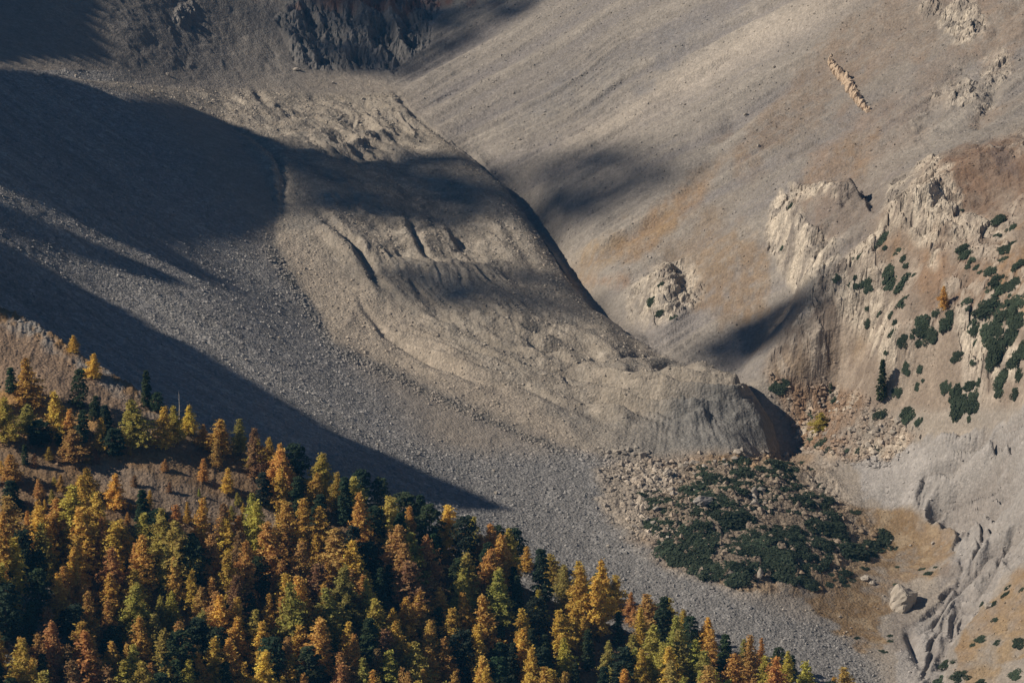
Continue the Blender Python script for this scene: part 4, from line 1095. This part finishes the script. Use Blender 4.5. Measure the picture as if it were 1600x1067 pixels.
# detailed big ones
def big_rock(u, v, wpx, hf, label, seed, disp=.12, ratio=.8):
    bm = hull_rock(22, 1, ratio, 1, seed)
    bmesh.ops.subdivide_edges(bm, edges=bm.edges[:], cuts=3, use_grid_fill=True)
    me = bpy.data.meshes.new("boulder"); bm.to_mesh(me); bm.free()
    co = np.zeros(len(me.vertices) * 3, np.float32); me.vertices.foreach_get("co", co); co = co.reshape(-1, 3)
    nn = co / np.linalg.norm(co, axis=1, keepdims=True)
    dd = disp * (ridged(co[:, 0] * 3 + co[:, 2] + 7, co[:, 1] * 3 + co[:, 2] * 2.2 + 5, 4, seed) - .4)
    co += nn * dd[:, None]; me.vertices.foreach_set("co", co.ravel()); me.materials.append(M_ROCK); me.update()
    o = boulder(u, v, wpx, label, None, me, hf)
    o.rotation_euler = (0, 0, R_.uniform(0, 6)); return o
big_rock(1412, 945, 60, .95, 'large pale block with a pine on top, on brown grass above the gravel', 3)
shrub(1402, 916, 24, 'dwarf pine growing on top of the large pale block')
shrub(1396, 944, 14, 'small dwarf pine at the left foot of the large pale block')
big_rock(1188, 902, 13, 1.9, 'white upright boulder at the lower edge of the pine thicket', 5)
big_rock(1098, 785, 40, .5, 'broad dark-faced slab among dwarf pines on the knoll', 6).data.materials[0] = M_ROCKG
big_rock(1043, 742, 22, .7, 'angular tan boulder at the top left of the knoll', 7)
big_rock(1052, 775, 18, .9, 'white tilted boulder beside the dark slab on the knoll', 8)
big_rock(1085, 727, 20, .7, 'pale grey boulder near the top of the knoll', 9)
big_rock(1403, 660, 22, .6, 'white boulder in the rubble right of the lone spruce', 10)
big_rock(1352, 905, 22, .6, 'grey outcrop boulder on the grass right of the thicket', 12)
big_rock(1330, 672, 16, .7, 'grey boulder behind the yellow larch', 14)
big_rock(1363, 912, 14, .7, 'small pale boulder beside the grey outcrop on the grass', 15)
big_rock(463, 110, 16, .4, 'white slab of rock at the foot of the dark crag', 16)
big_rock(119, 120, 8, .8, 'small white boulder on the upper rim of the rock glacier', 17)
big_rock(1545, 948, 20, .6, 'grey boulder on dry grass near the lower right corner', 18)
def kn_lab(u, v):
    if u < 1000: return 'pale boulder at the left tip of the knoll rubble', 'boulders at the left tip of the knoll'
    if v < 745: return 'pale angular boulder in the rubble on top of the knoll', 'boulders on top of the knoll'
    if u < 1040: return 'pale angular boulder on the left flank of the knoll', 'boulders on the left flank of the knoll'
    return 'pale boulder showing between the pines of the knoll', 'boulders between the pines of the knoll'
nb = 0
while nb < 95:
    z_ = rr.random()
    if z_ < .55: u, v = rr.gauss(1035, 45), rr.gauss(745, 18)
    elif z_ < .8: u, v = rr.gauss(1012, 18), rr.gauss(800, 26)
    elif z_ < .92: u, v = rr.uniform(1130, 1210), rr.uniform(762, 790)
    else: u, v = rr.uniform(1100, 1250), rr.uniform(702, 722)
    if not (945 < u < 1290 and 700 < v < 862): continue
    l, g = kn_lab(u, v); w_ = min(26, 5 + rr.expovariate(1 / 4.5)); nb += 1
    later(boulder(u, v, w_, l, g), ('large' if w_ > 12 else 'middling' if w_ > 8 else 'small') + ' pale ' + g + (', upper side' if v < 742 else ', lower side' if v < 790 else ', lowest'), u)
for i in range(46):
    u, v = rr.uniform(1225, 1440), rr.uniform(605, 720)
    if not inside(np.array([u]), np.array([v]), [(1215,595),(1290,600),(1400,640),(1450,680),(1400,715),(1270,715),(1240,680)])[0]: continue
    w_ = 4 + rr.expovariate(1 / 3.5)
    later(boulder(u, v, w_, '', 'boulders in the rubble beyond the snout'), ('large' if w_ > 8 else 'small') + ' pale boulders ' + ('just beyond the glacier snout' if u < 1290 else 'around the yellow larch' if u < 1345 else 'around the lone spruce') + (', upper' if v < 655 else ', lower'), u)
for i in range(22):
    u, v = rr.uniform(1300, 1480), rr.uniform(830, 990)
    later(boulder(u, v, 3 + rr.expovariate(1 / 3), '', 'stones on the brown grass'), 'small stones on brown grass, ' + ('above' if v < 900 else 'level with' if v < 945 else 'below') + ' the large pale block', u)
for i, (u, v, w) in enumerate([(567,155,6),(520,130,6),(262,118,7),(560,192,6),(655,222,6),(800,225,5),(812,218,6),(655,710,6),(772,735,6),(775,770,6),(902,565,5),(1165,180,7),(735,330,5),(545,590,6),(480,395,5),(850,180,5),(1070,165,5),(1210,105,6),(1185,228,6),(950,855,8),(590,695,5),(385,563,6),(437,528,6)]):
    g_ = 'lone pale stones on the ' + ('rock glacier surface' if (420 < u < 960 and v < 600) else 'left scree' if u < 800 and v > 300 else 'right scree' if v < 300 and u > 700 else 'other scree')
    later(boulder(u, v, w * 1.3, '', g_), g_, u)
    continue
    boulder(u, v, w * 1.3, ['lone pale stone on the smooth rock glacier surface', 'lone pale stone on the open scree'][0 if (420 < u < 960 and v < 600) else 1], ['lone stones on the rock glacier', 'lone stones on the scree'][0 if (420 < u < 960 and v < 600) else 1])
# rock fin on the right slope
pl = np.array([(1297,93),(1303,108),(1312,118),(1322,130),(1331,142),(1338,156),(1346,166),(1356,175)], float)
seg = np.linspace(0, len(pl) - 1, 60)
fu = np.interp(seg, range(len(pl)), pl[:, 0]); fv = np.interp(seg, range(len(pl)), pl[:, 1])
fx_, fy_, fz_ = hit(fu, fv)
M_FIN = simple("tan_rock", (.60, .46, .33), .5, 1.2, .8)
fin = []
for i in range(60):
    for q in range(2):
        bm = hull_rock(10, 1, .8, 1, 900 + i * 2 + q); bmesh.ops.triangulate(bm, faces=bm.faces[:]); bm.verts.index_update()
        s_ = R_.uniform(1.6, 2.9) * (.5 + .6 * math.sin(math.pi * (i + 1) / 61))
        vv = np.array([v.co[:] for v in bm.verts]) * np.array([s_ * .8, s_, s_ * R_.uniform(.8, 1.5)]) + np.array([fx_[i] + R_.normal() * .45, fy_[i] + R_.normal() * .5, fz_[i] + .3 * s_])
        fin.append((vv, np.array([[v.index for v in f.verts] for f in bm.faces]))); bm.free()
rib = []
for i in range(59):                                            # the root of the rib, one body under the blocks
    v_, f_ = cone_mesh((fx_[i], fy_[i], fz_[i]), (fx_[i + 1], fy_[i + 1], fz_[i + 1] + .01), .8, .8, 6)
    rib.append((v_, np.r_[f_[:, [0, 1, 2]], f_[:, [0, 2, 3]]]))
rv, ff = join(fin + rib)
o = mesh_obj("rock_fin", rv, ff, M_FIN); o['label'] = 'narrow pale orange rock fin sticking out of the right-hand scree'; o['category'] = 'rock fin'
# fallen logs and a bare snag
def log_(u0, v0, u1, v1, label, r=.3):
    a = hit(u0, v0); b = hit(u1, v1)
    p0 = np.array([a[0][0], a[1][0], a[2][0] + .4]); p1 = np.array([b[0][0], b[1][0], b[2][0] + .5])
    mid = (p0 + p1) / 2 + np.array([0, 0, .15])
    pa = [cone_mesh(p0, mid, r, r * .8, 7), cone_mesh(mid, p1, r * .8, r * .4, 7)]
    for k_ in range(4):
        t = .3 + .17 * k_; q = p0 + (p1 - p0) * t; pa.append(cone_mesh(q, q + np.array([R_.normal() * .5, R_.normal() * .5, .9]), .09, .03, 4))
    v, f = join(pa); o = mesh_obj("fallen_log", v, f, M_BARKP, smooth=True); o['label'] = label; o['category'] = 'log'
log_(424, 848, 452, 862, 'bleached fallen log on the dark terrace, upper of two', .5)
log_(436, 842, 474, 864, 'bleached fallen log on the dark terrace, lower of two', .4)
a = hit(280, 668); pa = [cone_mesh((0, 0, -.5), (.2, 0, 7), .22, .12, 6), cone_mesh((.2, 0, 7), (.1, 0, 12), .12, .04, 6)] + [cone_mesh((.15, 0, 3 + k_), (R_.normal() * .9, R_.normal() * .9, 3.4 + k_), .04, .02, 3) for k_ in range(7)]
v, f = join(pa); o = mesh_obj("dead_tree", v, f, M_BARKP); o.location = (a[0][0], min(a[1][0], 1320), a[2][0]); o['label'] = 'bare dead tree trunk above the golden row of larches'; o['category'] = 'dead tree'

# ------------------------------------------------------------------ loose stones, too many to count
def gravel(name, label, N_, wgt, smin, smax, mat, pw=3.0):
    w = np.clip(wgt, 0, 1).ravel() * (np.gradient(ys)[:, None] * YY * np.gradient(az)[None, :]).ravel()
    w = w * ((U > -60) & (U < 1660) & (V > -40) & (V < 1110)).ravel()
    pk = R_.choice(len(w), N_, p=w / w.sum())
    x = XX.ravel()[pk] + R_.uniform(-.5, .5, N_); y = YY.ravel()[pk] + R_.uniform(-.5, .5, N_); z = ground(x, y)
    s = smin + (smax - smin) * R_.random(N_) ** pw
    base = np.array([(1, 0, 0), (.2, .8, -.1), (-.9, .3, .1), (-.3, -.8, 0), (.5, -.7, .1), (.1, .1, .65), (0, 0, -.5)])
    F = np.array([(0, 1, 5), (1, 2, 5), (2, 3, 5), (3, 4, 5), (4, 0, 5), (1, 0, 6), (2, 1, 6), (3, 2, 6), (4, 3, 6), (0, 4, 6)])
    an = R_.uniform(0, 6.28, N_); ca, sa = np.cos(an), np.sin(an)
    Bv = base[None] * (1 + R_.normal(size=(N_, 7, 3)) * .18)
    vx = Bv[..., 0] * ca[:, None] - Bv[..., 1] * sa[:, None]; vy = Bv[..., 0] * sa[:, None] + Bv[..., 1] * ca[:, None]
    vv = np.stack([vx * s[:, None] + x[:, None], vy * s[:, None] + y[:, None], Bv[..., 2] * s[:, None] + (z + .15 * s)[:, None]], -1).reshape(-1, 3)
    ff = (F[None] + 7 * np.arange(N_)[:, None, None]).reshape(-1, 3)
    t = np.repeat(R_.uniform(.7, 1.25, N_), 7)
    cc = C.reshape(-1, 3)[pk]; cc = np.repeat(cc, 7, 0) * 1.12 * t[:, None]
    o = mesh_obj(name, vv, ff, mat, {"stony": np.full(len(vv), .0)}, False, np.clip(cc, 0, .75))
    o['kind'] = 'stuff'; o['label'] = label; o['category'] = 'stones'
mg, ntg, bg_ = newmat("loose_stone"); at_ = N(ntg, "ShaderNodeAttribute", attribute_name="tint"); ntg.links.new(at_.outputs['Color'], bg_.inputs['Base Color'])
wl = (LSm * .6 + lowstream) * (1 - hm)
gravel("gravel", "grey loose stones covering the left scree and the gravel stream", 26000, wl, .2, .85, mg, 5)
gl_edge = np.exp(-((gd + 5) / 7) ** 2) * (1 - hm) * ((U * .62 - V) < -40 + 60 * (V > 640)) * sstep(360, 430, V) * (U < 960)
gravel("gravel", "coarse dark stones lining the left foot of the rock glacier", 3600, gl_edge, .2, .9, mg, 4)
gravel("gravel", "loose stones on the rock glacier surface", 9000, G * (1 - frontm), .2, .9, mg, 5)
gravel("gravel", "broken stones and debris around the knoll", 6000, np.clip(rub * .12 + rub2 + np.maximum(kr, kr2), 0, 1) * (1 - hm), .3, 1.6, mg, 4)
gravel("gravel", "pebbles on the right-hand slopes and gravel fan", 11000, np.clip(RS * .6 + fan * .8 + spur * .7 + grass * .4 + gr2, 0, 1) * (1 - hm), .2, .8, mg, 5)
gravel("gravel", "stones on the forest hillside", 4000, hm * (edge + .25), .2, .8, mg, 4)

# ------------------------------------------------------------------ the air
def haze(density, colour):
    x0, x1, y0, y1, z0, z1 = -720, 720, -30, 2560, float(ZF.min()) - 1, max(CAMZ + 6, float(ZF.max()) + 12)
    print("HAZE top", z1)
    v = [(x, y, z) for z in (z0, z1) for y in (y0, y1) for x in (x0, x1)]
    f = [(0, 2, 3, 1), (4, 5, 7, 6), (0, 1, 5, 4), (2, 6, 7, 3), (0, 4, 6, 2), (1, 3, 7, 5)]   # outward normals
    m = bpy.data.materials.new("air"); m.use_nodes = True; t = m.node_tree; t.nodes.clear()
    oo = N(t, "ShaderNodeOutputMaterial"); pv = N(t, "ShaderNodeVolumePrincipled")
    pv.inputs['Color'].default_value = (*colour, 1); pv.inputs['Density'].default_value = density; pv.inputs['Anisotropy'].default_value = 0.0
    t.links.new(pv.outputs[0], oo.inputs['Volume'])
    h = mesh_obj("haze", np.array(v, float), f, m); h['kind'] = 'stuff'; h['label'] = 'thin blue autumn haze filling the valley'; h['category'] = 'haze'
haze(0.000026, (.12, .50, 1.0))

# ------------------------------------------------------------------ each repeat told apart
for ph, L_ in RELABEL.items():
    L_.sort(key=lambda t: t[0])
    for i, (u, o) in enumerate(L_):
        if len(L_) == 1: o['label'] = 'the only one of the ' + ph
        elif i == len(L_) - 1: o['label'] = 'rightmost of the ' + ph
        elif i < len(ORD): o['label'] = ORD[i] + (' from left of ' if i else ' of the ') + ph
        else: o['label'] = 'one of those near the right end of the ' + ph; print('OVER', ph, len(L_))
        while len(o['label'].split()) > 16 and 'the ' in o['label']: o['label'] = o['label'].replace('the ', '', 1)
        if len(o['label'].split()) > 16: o['label'] = o['label'].replace(' from left', ''); print('LONG', o['label'])
